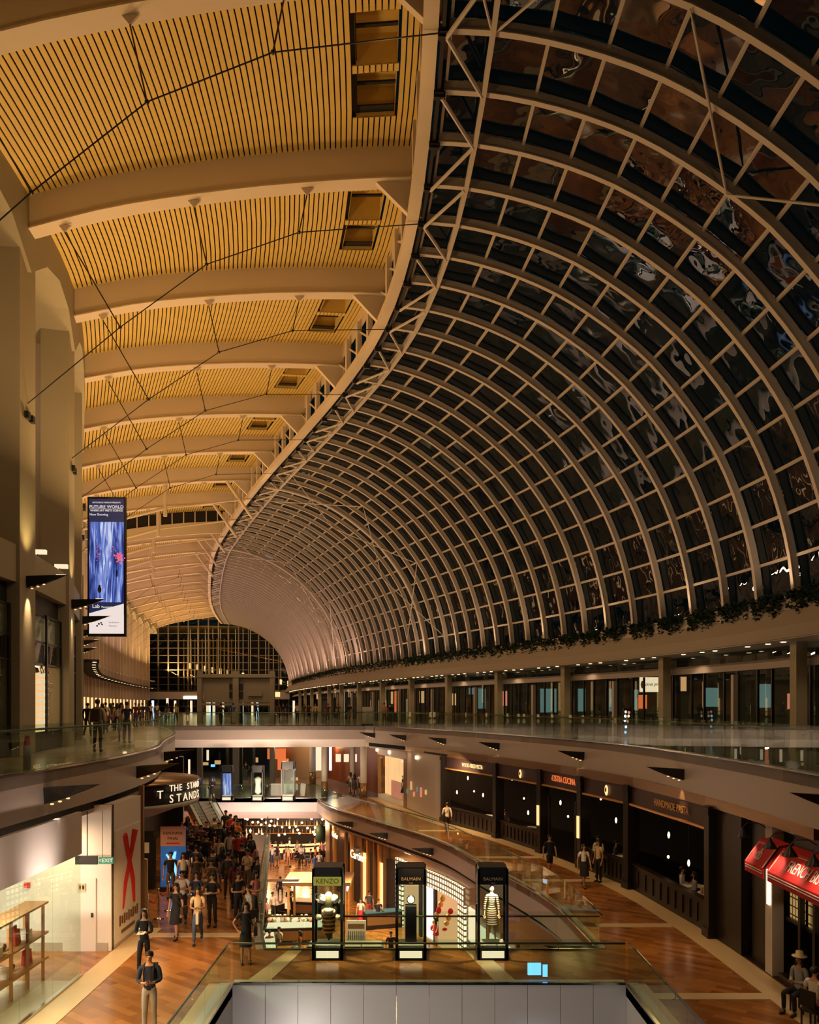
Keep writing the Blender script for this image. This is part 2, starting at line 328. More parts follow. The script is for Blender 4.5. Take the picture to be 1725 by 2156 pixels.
for k in range(-4, 78, 4):
    u = US[k]; r = thing('roof_beam', 'arched painted steel beam spanning the timber-slatted ceiling', 'roof beam', P(u, -.05, -EYE), heading(u), 'arched beams under the timber ceiling')
    mobj('web', BM, r); mobj('bottom_flange', BF, r); mobj('gusset', GM, r); mobj('bracket', BR, r)
    if k < 24 or k > 40:
        c = thing('cable_truss', 'thin dark cables and hangers strung below a ceiling beam', 'cable truss', P(u, -.05, -EYE), heading(u), 'cable trusses under the ceiling beams'); mobj('cable', CM, c); [mobj('hanger', q, c) for q in SM]
    else:
        c = thing('tubular_truss', 'pale tubular struts bracing a far ceiling beam', 'truss', P(u, -.05, -EYE), heading(u), 'tubular trusses in the middle of the hall')
        q = MB(); q.tube([(-2, 0, bz(2) + EYE), (0, 0, 14.4 + EYE)], .12, 8).tube([(-6.5, 0, bz(6) + EYE), (-6.5, 0, 14.0 + EYE)], .15, 8)
        q.build('strut', M['beam'], c)
        q = MB(); q.tube([(-6.5, 0, 14.6 + EYE), (-12.2, 0, 12.6 + EYE)], .11, 8).tube([(-6.5, 0, 14.6 + EYE), (-.1, 0, 15.9 + EYE)], .07, 8); q.build('tie', M['beam'], c)
b = MB(); b2 = MB(); b3 = MB(); h = heading(US[32])
for d0, d1 in zip(DS, DS[1:]):
    q = lambda d, z, o: P(US[32] - o * math.cos(h), -d, z) + Vector((o * math.sin(h), 0, 0)) * 1
    b.hexa([q(d0, bz(d0), .5), q(d1, bz(d1), .5), q(d1, bz(d1), .45), q(d0, bz(d0), .45), q(d0, bz(d0) + 1.0, .5), q(d1, bz(d1) + 1.0, .5), q(d1, bz(d1) + 1.0, .45), q(d0, bz(d0) + 1.0, .45)])
    b2.hexa([q(d0, bz(d0) - 1.1, .6), q(d1, bz(d1) - 1.1, .6), q(d1, bz(d1) - 1.1, .3), q(d0, bz(d0) - 1.1, .3), q(d0, bz(d0), .6), q(d1, bz(d1), .6), q(d1, bz(d1), .3), q(d0, bz(d0), .3)])
    b3.bar(q(d0, bz(d0), .56), q(d0, bz(d0) + 1.0, .56), .09)
struct('window_95', b, M['dark']); struct('trim', b2, M['beam']); struct('trim', b3, M['beam'])
for n, k in enumerate(range(-4, 76, 4)):
    b = MB(); back = MB(); holes = k < 32
    bl = []
    for d0, d1, r0, r1 in ((.95, 2.05, 1.15, 2.0), (.95, 2.05, 2.25, 3.1)): bl.append((d0, d1, r0, r1))
    N = 72 if k < 16 else 60; pit = 12.3 / N
    def pt(d, r, o):
        i = min(3, int(r)); t = r - i; return P(US[k + i], -.1 - d, bz(d) + 1.0 + o).lerp(P(US[k + i + 1], -.1 - d, bz(d) + 1.0 + o), t)
    for i in range(N):
        d0 = i * pit; d1 = d0 + pit * .76; segs = [0, 1, 2, 3, 4]; skip = []
        if holes and d1 > .9 and d0 < 2.1: segs = [0, 1, 1.1, 2.05, 2.2, 3.15, 4]; skip = [(1.1, 2.05), (2.2, 3.15)]
        for r0, r1 in zip(segs, segs[1:]):
            if (r0, r1) in skip: continue
            b.hexa([pt(d0, r0, 0), pt(d1, r0, 0), pt(d1, r1, 0), pt(d0, r1, 0), pt(d0, r0, .04), pt(d1, r0, .04), pt(d1, r1, .04), pt(d0, r1, .04)])
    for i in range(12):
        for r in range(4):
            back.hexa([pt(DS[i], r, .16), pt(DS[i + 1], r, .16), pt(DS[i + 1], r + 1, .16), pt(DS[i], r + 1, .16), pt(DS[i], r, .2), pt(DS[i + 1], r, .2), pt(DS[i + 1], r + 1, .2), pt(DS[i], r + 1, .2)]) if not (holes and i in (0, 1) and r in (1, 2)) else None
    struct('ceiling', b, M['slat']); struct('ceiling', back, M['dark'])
    if holes:
        hb = MB()
        for r0, r1 in ((1.1, 2.05), (2.2, 3.15)):
            c = [pt(.9, r0, 0), pt(2.08, r0, 0), pt(2.08, r1, 0), pt(.9, r1, 0)]
            for i in range(4):
                a, d = c[i], c[(i + 1) % 4]; hb.add([a, d, d + Vector((0, 0, .9)), a + Vector((0, 0, .9))], [(0, 1, 2, 3)], 0)
            up = Vector((0, 0, .9)); hb.add([p + up for p in c], [(0, 1, 2, 3)], 0)
            m = [(c[0] + c[3]) / 2, (c[1] + c[2]) / 2]; hb.bar(m[0] + Vector((0, 0, .4)), m[1] + Vector((0, 0, .4)), .1, .06, mi=1).bar(c[0] + Vector((0, 0, .25)), c[1] + Vector((0, 0, .25)), .12, .1, mi=1)
        struct('trim', hb, [M['slat'], M['dark']])
    # clerestory strip between ceiling edge and ridge
    g = MB().hexa([P(US[k], -.15, 17.6), P(US[k], -.1, 17.6), P(US[k + 4], -.1, 17.6), P(US[k + 4], -.15, 17.6), P(US[k], -.15, 18.3), P(US[k], -.1, 18.3), P(US[k + 4], -.1, 18.3), P(US[k + 4], -.15, 18.3)]); struct('trim', g, M['beam'])
for k in range(-3, 74):
    if k % 4 == 0: continue
    u = US[k]; h = heading(u); f = 21 < k < 36; b = MB().box(P(u, -.35, 17), (.22 if not f else .3, .3, 1.6), h); b.bar(P(u, -.35, 16.3), P(US[k + 1], -.3, 17.4), .08)
    o = b.build('ridge_post', M['beam']); tag(o, 'pale upright post between ridge chord and ceiling edge', 'post', 'posts along the ridge clerestory')

# ------------------------------------------------------------------ left wall: columns, edge beams, recess wall
colm = MB().box((.08, 0, 7.4 + EYE / 2), (1.0, 1.35, 14.8 + EYE)).box((.08, 0, 14.6 + EYE), (1.1, 1.45, .5)).mesh('shaft', M['column'])
for k in range(-4, 28, 4):
    u = US[k]; c = thing('hall_column', 'tall rectangular plastered column carrying the timber ceiling', 'column', P(u, -13.05, -EYE), heading(u), 'tall columns along the left gallery'); c['kind'] = 'thing'
    mobj('shaft', colm, c)
    q = MB().box((.68, -.3, 9.0 + EYE), (.12, .2, .22)).box((.68, .1, 9.0 + EYE), (.12, .2, .22)); q.build('floodlight', M['black'], c)
for n, k in enumerate(range(-4, 76, 4)):
    b = MB(); rec = MB()
    for i in range(4):
        u0, u1 = US[k + i], US[k + i + 1]; q0, q1 = abs(i - 2) / 2, abs(i - 1) / 2; q0 = q0 ** 2; q1 = q1 ** 2
        lo0, lo1 = 14.9 - 1.3 * q0, 14.9 - 1.3 * q1
        b.hexa([P(u0, -13.7, lo0), P(u0, -12.35, lo0), P(u1, -12.35, lo1), P(u1, -13.7, lo1), P(u0, -13.7, 16.6), P(u0, -12.35, 16.0), P(u1, -12.35, 16.0), P(u1, -13.7, 16.6)])
        rec.hexa([P(u0, -16.2, 4.6), P(u0, -16, 4.6), P(u1, -16, 4.6), P(u1, -16.2, 4.6), P(u0, -16.2, 17), P(u0, -16, 17), P(u1, -16, 17), P(u1, -16.2, 17)])
        rec.hexa([P(u0, -16.2, 4.3), P(u0, -12.75, 4.3), P(u1, -12.75, 4.3), P(u1, -16.2, 4.3), P(u0, -16.2, 4.55), P(u0, -12.75, 4.55), P(u1, -12.75, 4.55), P(u1, -16.2, 4.55)])
    rec.hexa([P(US[k] - .2, -16, 4.6), P(US[k] - .2, -13.5, 4.6), P(US[k], -13.5, 4.6), P(US[k], -16, 4.6), P(US[k] - .2, -16, 17), P(US[k] - .2, -13.5, 17), P(US[k], -13.5, 17), P(US[k], -16, 17)])
    struct('trim', b, M['column'])
    struct('wall_left', rec, M['plaster'])
    if k < 24: lamp('POINT', P(US[k] + 3.5, -14.8, 11), 45, WARM2, size=.3)  # unseen point lamp added to light the recess walls
# ------------------------------------------------------------------ storeys: edges in plan
E2L = [(-8.95, 8), (-8.9, 17.8), (-8.8, 22.3), (-8.85, 25.3), (-9.3, 30), (-10.75, 35.8), (-12.6, 44), (-15.2, 52), (-18.3, 60)]
E2R = [(9.25, 8), (9.2, 18.4), (9.2, 22.8), (8.77, 30), (7.85, 34.9), (6.4, 39.5), (3.75, 46.8), (-.3, 55.2), (-3.3, 61)]
E1LA = [(-4.5, 8), (-4.5, 20.8)]; E1LB = [(-4.2, 23.75), (-4.8, 26.5), (-5.5, 31), (-6.4, 37), (-7.6, 44.5)]
E1RA = [(5.5, 20.8), (5.5, 8)]; E1R = [(5.47, 23.75), (5.3, 27), (4.9, 30.3), (3.1, 36.9), (1.41, 42.7), (-2.0, 49.6), (-5.4, 56.4), (-7.0, 61.9)]
W1R = [(9.6, 8), (9.5, 18), (9.45, 21.4), (9.28, 25.7), (8.6, 31.5), (6.9, 37.9), (4.4, 44.5), (1.43, 51), (-2.4, 62.7)]
def slab(name, poly, z, th, m): return struct(name, MB().prism(poly, z - th, z), m)
def ribbon(b, pl, z0, z1, t, side=1, mi=0):     # upright band along a plan polyline, thickness to one side
    for (x0, y0), (x1, y1) in zip(pl, pl[1:]):
        d = Vector((x1 - x0, y1 - y0, 0)).normalized(); n = Vector((-d.y, d.x, 0)) * t * side
        b.hexa([(x0, y0, z0), (x1, y1, z0), (x1 + n.x, y1 + n.y, z0), (x0 + n.x, y0 + n.y, z0), (x0, y0, z1), (x1, y1, z1), (x1 + n.x, y1 + n.y, z1), (x0 + n.x, y0 + n.y, z1)], mi)
    return b
def offs(pl, t):
    o = []
    for i, (x, y) in enumerate(pl):
        a = pl[max(0, i - 1)]; c = pl[min(len(pl) - 1, i + 1)]; d = Vector((c[0] - a[0], c[1] - a[1])).normalized(); o.append((x - d.y * t, y + d.x * t))
    return o
def strip(b, pl, t0, t1, z0, z1, mi=0):         # horizontal band between two offsets
    a = offs(pl, t0); c = offs(pl, t1)
    for i in range(len(pl) - 1):
        b.hexa([(*a[i], z0), (*a[i + 1], z0), (*c[i + 1], z0), (*c[i], z0), (*a[i], z1), (*a[i + 1], z1), (*c[i + 1], z1), (*c[i], z1)], mi)
    return b
def dense(pl, step=1.5):
    o = [pl[0]]
    for i in range(len(pl) - 1):
        p = [Vector(pl[max(0, i - 1)]), Vector(pl[i]), Vector(pl[i + 1]), Vector(pl[min(len(pl) - 1, i + 2)])]; n = max(1, round((p[2] - p[1]).length / step))
        for k in range(1, n + 1):
            t = k / n; q = .5 * (2 * p[1] + (p[2] - p[0]) * t + (2 * p[0] - 5 * p[1] + 4 * p[2] - p[3]) * t * t + (3 * p[1] - p[0] - 3 * p[2] + p[3]) * t ** 3); o.append((q.x, q.y))
    return o
def ray(pl, px):                                # where the sight line of image column px meets a plan polyline: point, wall heading
    k = (px - CX) / F
    for (x0, y0), (x1, y1) in zip(pl, pl[1:]):
        den = (x1 - x0) - k * (y1 - y0)
        if abs(den) < 1e-9: continue
        t = (k * y0 - x0) / den
        if -1e-6 <= t <= 1 + 1e-6: return Vector((x0 + (x1 - x0) * t, y0 + (y1 - y0) * t, 0)), math.atan2(y1 - y0, x1 - x0)
    return Vector((pl[-1][0], pl[-1][1], 0)), math.atan2(pl[-1][1] - pl[-2][1], pl[-1][0] - pl[-2][0])
D2L, D2R, D1L, D1R, DW = dense(E2L), dense(E2R), dense(E1LB), dense(E1R), dense(W1R, 2)
# floors
slab('floor', D2L + [(-30, 60), (-30, 8)], 0, .3, M['stone'])
slab('floor', D2R + [(10, 62), (26, 62), (26, 8)], 0, .3, M['stone2'])
slab('floor', [(-18.3, 60), (-3.3, 61), (10, 62), (10, 175), (-70, 175), (-70, 60)], 0, .3, M['stone2'])
slab('floor', [(-4.5, 8), (-4.5, 20.8), (-4.2, 23.75)] + D1L + [(-9, 45), (-22, 45), (-22, 8)], L1, .3, M['wood'])
slab('floor', [(-4.5, 20.8), (5.5, 20.8), (5.47, 23.75), (-4.2, 23.75)], L1, .3, M['wood'])
slab('floor', [(5.5, 8), (5.5, 20.8)] + D1R + [(20, 62), (20, 8)], L1, .3, M['wood'])
slab('floor', [(-20, 61.9), (-7, 61.9), (20, 62), (20, 95), (-50, 95), (-50, 61.9)], L1, .3, M['stone2'])
slab('floor', [(-35, 12), (25, 12), (25, 95), (-50, 95)], L0, .3, M['wood'])
# cream stone borders laid in the timber floors
b = MB(); strip(b, [(-8.6, 8), (-8.6, 26)], -.05, -.75, L1, L1 + .012); strip(b, [(-4.5, 8), (-4.5, 20.8)], .25, .6, L1, L1 + .012)
for y in (17.6, 25.2, 33): b.box((-6.5, y, L1 + .007), (4.1, .42, .014))
struct('trim', b, M['cream'])
b = MB(); strip(b, DW, .05, .8, L1, L1 + .012); strip(b, [(5.5, 8), (5.5, 20.8)], -.15, -.5, L1, L1 + .012)
for x0, x1, y in ((6.0, 8.7, 19.9), (6, 8.4, 26.3), (4.6, 7.6, 33), (3, 6, 38), (.5, 3, 46)): b.box(((x0 + x1) / 2, y, L1 + .008), (x1 - x0, .42, .016))
b.hexa([(1.6, 23.6, L1), (2.1, 23.6, L1), (2.75, 20.95, L1), (2.2, 20.95, L1), (1.6, 23.6, L1 + .012), (2.1, 23.6, L1 + .012), (2.75, 20.95, L1 + .012), (2.2, 20.95, L1 + .012)])
b.hexa([(-4.2, 20.9, L1), (-3.6, 20.9, L1), (-3.1, 23.6, L1), (-3.5, 23.6, L1), (-4.2, 20.9, L1 + .012), (-3.6, 20.9, L1 + .012), (-3.1, 23.6, L1 + .012), (-3.5, 23.6, L1 + .012)])
struct('trim', b, M['cream'])
# fascias, recesses and soffits
def fascia(pl, z, h, side, mt=None, soff=1.6):
    b = MB(); ribbon(b, pl, z - h, z + .03, .25, side); struct('trim', b, mt or M['fascia'])
    b = MB(); ribbon(b, offs(pl, .3 * side), z - h - .28, z - h, .3, side); struct('trim', b, M['dark'])
    b = MB(); strip(b, pl, .35 * side, (soff + 4.2) * side, z - h - .42, z - h - .3); struct('ceiling', b, M['plaster'])
fascia(D2L, 0, 1.1, 1); fascia(D2R, 0, 1.22, -1); fascia(D1L, L1, 1.0, 1); fascia(D1R, L1, 1.0, -1)
b = MB(); ribbon(b, [(-4.5, 8), (-4.5, 20.8)], L1 - 1.3, L1 + .03, .3, 1); ribbon(b, [(5.5, 8), (5.5, 20.8)], L1 - 1.3, L1 + .03, .3, -1); struct('trim', b, M['panel'])
b = MB()
for i in range(12): b.box((-4.5 + (i + .5) * 10 / 12, 20.92, L1 - .9), (10 / 12 - .012, .25, 1.86))
struct('trim', b, M['panel'])
b = MB().box((.6, 23.65, L1 - .5), (9.8, .2, .98)); struct('trim', b, M['fascia'])
# far bridges, upper and lower, with their bellied soffits
b = MB(); b.hexa([(-18.3, 60, -1), (-3.3, 61, -1), (-3.3, 61.4, -1), (-18.3, 60.4, -1), (-18.3, 60, .03), (-3.3, 61, .03), (-3.3, 61.4, .03), (-18.3, 60.4, .03)]); struct('trim', b, M['fascia'])
b = MB(); b.hexa([(-18.3, 61.5, -1.65), (-3, 62.5, -1.65), (8, 66, -1.65), (-30, 65, -1.65), (-18.3, 60, -1), (-3.3, 61, -1), (8, 66, -1), (-30, 65, -1)]); struct('ceiling', b, M['white'])
b = MB(); b.hexa([(-16.5, 61.9, L1 - 1), (-6.9, 61.9, L1 - 1), (-6.9, 62.2, L1 - 1), (-16.5, 62.2, L1 - 1), (-16.5, 61.9, L1 + .03), (-6.9, 61.9, L1 + .03), (-6.9, 62.2, L1 + .03), (-16.5, 62.2, L1 + .03)]); struct('trim', b, M['panel'])
b = MB(); b.hexa([(-16, 63.2, L1 - 1.7), (-7, 63.2, L1 - 1.7), (3, 66, L1 - 1.7), (-24, 66, L1 - 1.7), (-16.5, 61.9, L1 - 1), (-6.9, 61.9, L1 - 1), (3, 66, L1 - 1), (-24, 66, L1 - 1)]); struct('ceiling', b, M['white'])

# ------------------------------------------------------------------ balustrades
def railing(pl, z, lab, group=None, pan=1.5, side=1, h=1.12):
    """laminated glass panels on the slab edge, timber handrail on brackets on the walkway side"""
    p = dense(pl, pan); t = thing('glass_balustrade', lab, 'balustrade', (p[0][0], p[0][1], z), 0, group); o = Vector((p[0][0], p[0][1], z))
    hr = []; br = MB()
    for i, (a, c) in enumerate(zip(p, p[1:])):
        a = Vector((*a, 0)); c = Vector((*c, 0)); d = (c - a).normalized(); n = Vector((-d.y, d.x, 0)) * side; g = d * .008; q = MB(); a0 = a + Vector((0, 0, z)) - o; c0 = c + Vector((0, 0, z)) - o
        for s0, s1 in ((.03, .045),):
            q.hexa([a0 + g + n * s0, c0 - g + n * s0, c0 - g + n * s1, a0 + g + n * s1, a0 + g + n * s0 + Vector((0, 0, h)), c0 - g + n * s0 + Vector((0, 0, h)), c0 - g + n * s1 + Vector((0, 0, h)), a0 + g + n * s1 + Vector((0, 0, h))])
        q.build('glass_panel', M['glass'], t)
        if not hr: hr.append(a0 + n * .11 + Vector((0, 0, h - .12)))
        hr.append(c0 + n * .11 + Vector((0, 0, h - .12)))
        m = a0.lerp(c0, .5); br.tube([m + n * .045 + Vector((0, 0, h - .24)), m + n * .1 + Vector((0, 0, h - .22)), m + n * .11 + Vector((0, 0, h - .12))], .012, 5)
    MB().tube(hr, .028, 7).build('handrail', M['rail'], t, True); br.build('rail_bracket', M['chrome'], t)
    q = MB()
    for (a, c) in zip(p, p[1:]): q.bar(Vector((*a, z + .015)) - o, Vector((*c, z + .015)) - o, .09, .05)
    q.build('base_channel', M['chrome'], t); return t
railing(E2L, 0, 'curved glass balustrade with timber handrail on the upper gallery beside the plastered columns')
railing(E2R, 0, 'long glass balustrade of the upper gallery below the planted vault edge', side=-1, pan=1.4)
for px in (1040,): pass
railing([(-18.3, 60), (-3.3, 61)], 0, 'glass balustrade along the upper far bridge between the two galleries')
railing([(-16.5, 61.9), (-7, 61.9)], L1, 'glass balustrade of the lower far bridge above the crowd')
railing(E1LB, L1, 'glass balustrade edging the timber floor beside the queueing crowd')
railing(E1R, L1, 'glass balustrade of the middle gallery sloping past the dark restaurants', side=-1)
railing([(-4.2, 23.7), (5.47, 23.7)], L1, 'glass balustrade directly behind the three black display cases', side=-1)
railing([(-4.5, 20.8), (5.5, 20.8)], L1, 'near glass balustrade of the display bridge above the white panels')
railing([(-4.5, 8), (-4.5, 20.75)], L1, 'glass balustrade beside the man with the backpack')
railing([(5.5, 8), (5.5, 20.75)], L1, 'glass balustrade at the corner of the near timber walkway below the bistro', side=-1)

# ------------------------------------------------------------------ wing-shaped sconces
wb = MB()    # points along +x, root at x = 0
top = [(0, -.17, 0), (1.18, -.02, .05), (1.18, .02, .05), (0, .17, 0)]
wb.add([(0, -.17, .02), (.75, -.10, .07), (1.22, -.015, .10), (1.22, .015, .10), (.75, .10, .07), (0, .17, .02),
        (0, -.13, -.34), (.5, -.07, -.2), (.9, -.03, -.04), (.9, .03, -.04), (.5, .07, -.2), (0, .13, -.34)],
       [(0, 1, 4, 5), (1, 2, 3, 4), (0, 6, 7, 1), (1, 7, 8, 2), (5, 4, 10, 11), (4, 3, 9, 10), (2, 8, 9, 3), (6, 11, 10, 7), (7, 10, 9, 8), (0, 5, 11, 6)])
WING = wb.mesh('fin', M['black'])
WL = MB()
for x, z in ((.12, -.35), (.3, -.29), (.48, -.22)): WL.ball((x, 0, z), (.045, .045, .02))
WLM = WL.mesh('bulb', M['lampd'])
WTM = MB().box((1.0, 0, .1), (.3, .06, .012)).mesh('tip_light', M['whiteglow'])
def wing(loc, ang, lab, group, e=18, tip=False, scale=1, wash=None):
    r = thing('wing_sconce', lab, 'wall light', loc, ang, group); r.scale = (scale,) * 3
    mobj('fin', WING, r); mobj('bulb', WLM, r)
    if tip: mobj('tip_light', WTM, r)
    if e:
        d = Vector((math.cos(ang), math.sin(ang), 0)); p = Vector(loc) + d * .22 * scale - Vector((0, 0, .42 * scale))
        lamp('SPOT', p + d * .1, e * 1.6, WARM2, p + Vector((0, 0, -3)) - d * 1.5, .04, 50, .9)
for px, z in ((1437, -.55), (1227, -.5), (1049, -.5), (937, -.5), (853, -.5), (788, -.5), (1800, -.35)):
    p, a = ray(D2R, px if px < 1725 else 1724); 
    if px == 1800: p = Vector((9.2, 17.2, 0))
    wing((p.x, p.y, z), a + math.pi / 2, 'black wing-shaped light jutting from the upper gallery fascia', 'wing lights on the upper gallery fascia', 40)
for px in (741, 814, 910):
    p, a = ray(D1R, px); wing((p.x, p.y, L1 - .5), a + math.pi / 2, 'black wing-shaped light jutting from the middle gallery fascia', 'wing lights on the middle gallery fascia', 30)
p, a = ray(D1R, 1200); wing((5.4, 25.5, L1 - .5), math.pi, 'black wing-shaped light jutting from the middle gallery fascia', 'wing lights on the middle gallery fascia', 30)
for px in (90, 288, 348):
    p, a = ray(D2L, px)
    if px == 90: p = Vector((-8.86, 20, 0))
    if px == 288: p = Vector((-8.95, 27, 0))
    if px == 348: p = Vector((-10.5, 35, 0))
    wing((p.x, p.y, -.45), a - math.pi / 2, 'black wing-shaped light jutting from the left gallery fascia', 'wing lights on the left gallery fascia', 30, scale=1.1)
for k in range(0, 28, 4):
    q = P(US[k], -12.46, 4.0); wing(q, heading(US[k]), 'black wing-shaped light with a bright tip on a tall column', 'wing lights on the columns', 130, True)
# ------------------------------------------------------------------ upper gallery, right: planter, cove, shop fronts
def pstrip(b, w0, z0, w1, z1, k0, k1, th=.06, mi=0):
    for k in range(k0, k1):
        a, c = US[k], US[k + 1]
        b.hexa([P(a, w0, z0), P(c, w0, z0), P(c, w1, z1), P(a, w1, z1), P(a, w0 + th, z0 + th), P(c, w0 + th, z0 + th), P(c, w1 + th, z1 + th), P(a, w1 + th, z1 + th)], mi)
    return b
K0, K1 = -4, 77
b = MB(); pstrip(b, 12.7, 3.62, 12.95, 3.62, K0, K1); pstrip(b, 12.62, 3.2, 12.7, 3.68, K0, K1, .05); struct('trim', b, M['fascia'])
b = MB(); pstrip(b, 12.66, 3.3, 12.15, 2.62, K0, K1); pstrip(b, 12.15, 2.62, 12.05, 2.2, K0, K1); struct('trim', b, M['cove'])
b = MB(); pstrip(b, 12.05, 2.16, 13.9, 2.16, K0, K1); struct('ceiling', b, M['plaster'])
b = MB(); pstrip(b, 13.5, 1.35, 13.5, 1.6, K0, K1, .1); struct('trim', b, M['fascia'])
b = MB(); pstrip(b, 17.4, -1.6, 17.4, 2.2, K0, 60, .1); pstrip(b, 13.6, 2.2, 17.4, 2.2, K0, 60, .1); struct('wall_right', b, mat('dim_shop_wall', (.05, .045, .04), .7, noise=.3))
lf = MB()
for k in range(K0, 60):
    n = 420 if k < 12 else 260 if k < 24 else 140
    for i in range(n):
        t = random.random(); q = P(US[k], 0, 0).lerp(P(US[k + 1], 0, 0), t); h = heading(US[k]); ln = abs(random.gauss(0, .34)) * (.6 + .8 * math.sin(k * 1.7 + t * 5) ** 2); z = EYE + 3.78 - ln + random.uniform(-.05, .12)
        w = 12.6 - random.uniform(-.02, .16); c = Vector((q.x + w * math.cos(h), q.y + w * math.sin(h), z)); s = random.uniform(.05, .11)
        a, d = random.uniform(0, 6.28), random.uniform(-.8, .8); e1 = Vector((math.cos(a), math.sin(a), d)) * s; e2 = Vector((-math.sin(a), math.cos(a), random.uniform(-1, 1))) * s * .7
        lf.add([c - e1, c - e2, c + e1, c + e2], [(0, 1, 2, 3)])
o = lf.build('planter_foliage', M['leaf'], kind='stuff'); tag(o, 'dark trailing leaves hanging from the planter at the foot of the vault', 'foliage')
# slim shop-front mullions and panes
for k in range(-4, 40):
    u = US[k]; h = heading(u); b = MB()
    for t in (0, .5): b.box(P(US[k], 0, 0).lerp(P(US[k + 1], 0, 0), t) + Vector((13.6 * math.cos(h), 13.6 * math.sin(h), -.12 )), (.09, .07, 2.9), h)
    struct('trim', b, M['black'])
    g = MB(); pstrip(g, 13.6, -1.6, 13.6, 1.35, k, k + 1, .012); struct('window_%d' % (100 + k), g, M['sglass'])
    g = MB(); pstrip(g, 13.6, 1.6, 13.6, 2.16, k, k + 1, .012); struct('window_%d' % (160 + k), g, M['sglass'])
for k in range(0, 60, 4):
    q = P(US[k] , 13.15, 0); h = heading(US[k]); o = MB().box((0, 0, 1.88), (.4, .4, 3.76)).box((-.02, 0, .06), (.44, .44, .12)).build('gallery_pillar', M['column']); o.location = (q.x, q.y, 0); o.rotation_euler[2] = h
    tag(o, 'square pale pillar in front of the upper gallery shop windows', 'pillar', 'pillars of the upper right gallery'); o['kind'] = 'thing'
    if k < 40:
        q = P(US[k + 2], 13.45, 0); o = MB().box((0, 0, 1.4), (.2, .2, 2.8)).build('window_post', M['fascia']); o.location = (q.x, q.y, 0); o.rotation_euler[2] = h; tag(o, 'slim grey post between two upper gallery shop windows', 'post', 'slim posts of the upper right gallery')
# downlights in the gallery soffit
dl = MB().lathe([(.09, 0), (.09, .015)], n=10).mesh('downlight', M['lamp'])
for k in range(-2, 66):
    for j in ((0,) if k % 2 else (0, .5)):
        q = P(US[k], 0, 0).lerp(P(US[k + 1], 0, 0), j); h = heading(US[k]); w = 12.6
        o = mobj('downlight', dl); o.location = (q.x + w * math.cos(h), q.y + w * math.sin(h), EYE + 2.14); tag(o, 'small round downlight glowing in the upper gallery soffit', 'downlight', 'downlights of the upper right gallery')
for k in range(-2, 60, 4):
    q = P(US[k + 1], 12.9, 2.05); lamp('SPOT', q, 60, WARM2, q - Vector((0, 0, 3)), .1, 130, .7)
# sign and posters behind the upper glass, glowing panels in place of its reflections
def glowpanel(name, px, y0, y1, wpx, w, m, lab, cat, fr=True):
    # px, y0, y1 are survey positions; w is how far behind the vault base line the panel hangs
    best = min(range(K0 * 10, 700), key=lambda i: abs((P(uu(i), w, 0).x / P(uu(i), w, 0).y) - (px - CX) / F)); q = P(uu(best), w, 0); s = F / q.y
    zt = EYE + (YH - y0) / s; zb = EYE + (YH - y1) / s; ww = wpx / s
    t = thing(name, lab, cat, (q.x, q.y, zb)); MB().box((0, .03, (zt - zb) / 2), (ww + .06, .06, zt - zb + .06)).build('casing', M['black'], t); MB().box((0, -.01, (zt - zb) / 2), (ww, .03, zt - zb)).build('lit_face', m, t); return t, ww, zt - zb
def uu(i):
    k = math.floor(i / 10); t = i / 10 - k; return US[k] * (1 - t) + US[k + 1] * t
t, ww, hh = glowpanel('lightbox_sign', 1367, 1426, 1457, 44, 14.1, M['whiteglow'], 'cream lightbox sign hanging behind the upper gallery glass', 'sign')
def text(s, size, parent, loc, m, rot=(math.pi / 2, 0, 0), ext=.01, al='CENTER', name='lettering', sx=1):
    c = bpy.data.curves.new(name, 'FONT'); c.body = s; c.size = size; c.extrude = ext; c.align_x = al; c.align_y = 'CENTER'; c.resolution_u = 3
    f = bpy.data.objects.new(name, c); COL.objects.link(f); me = bpy.data.meshes.new_from_object(f.evaluated_get(bpy.context.evaluated_depsgraph_get())); bpy.data.objects.remove(f)
    me.name = name; me.materials.clear(); me.materials.append(m); o = bpy.data.objects.new(name, me); COL.objects.link(o); o.location = loc; o.rotation_euler = rot; o.scale = (sx, 1, 1)
    if parent: o.parent = parent
    return o
text('NANA JAPAN', hh * .28, t, (ww * .16, -.05, hh * .5), M['bronze'], sx=.8); MB().ball((-ww * .36, -.04, hh * .5), (.1, .02, .2)).build('emblem', M['gold'], t)
glowpanel('lit_poster', 1352, 1463, 1492, 18, 15, M['orange'], 'orange lit poster below the cream sign behind the upper glass', 'poster')
glowpanel('lit_poster', 1670, 1460, 1493, 18, 15, M['pinkglow'], 'salmon lit panel behind the upper glass beside the last pillar', 'poster')
glowpanel('lit_poster', 1553, 1462, 1500, 8, 15, M['orange'], 'narrow red lit panel behind the upper gallery glass', 'poster')
glowpanel('lit_poster', 1060, 1455, 1486, 16, 14.5, M['pinkglow'], 'pink lit panel beside an upper gallery pillar', 'poster')
glowpanel('lit_poster', 835, 1455, 1500, 10, 15, M['orange'], 'red banner glowing beside the far upper doorway', 'poster')
for px, y0, y1, ww in ((1155, 1450, 1500, 34), (1225, 1450, 1498, 16), (1287, 1450, 1498, 14), (1340, 1452, 1495, 10), (1400, 1450, 1490, 12), (1495, 1448, 1488, 28), (1612, 1440, 1490, 30), (1010, 1450, 1492, 22), (1000, 1448, 1462, 26)):
    glowpanel('teal_reflection_panel', px, y0, y1, ww, 16, M['tealglow'], 'dim teal panel glowing in place of reflections in the upper gallery glass', 'screen').__getitem__(0)['group'] = 'teal reflection panels of the upper glass'  # emissive panels put in for reflections in the glass
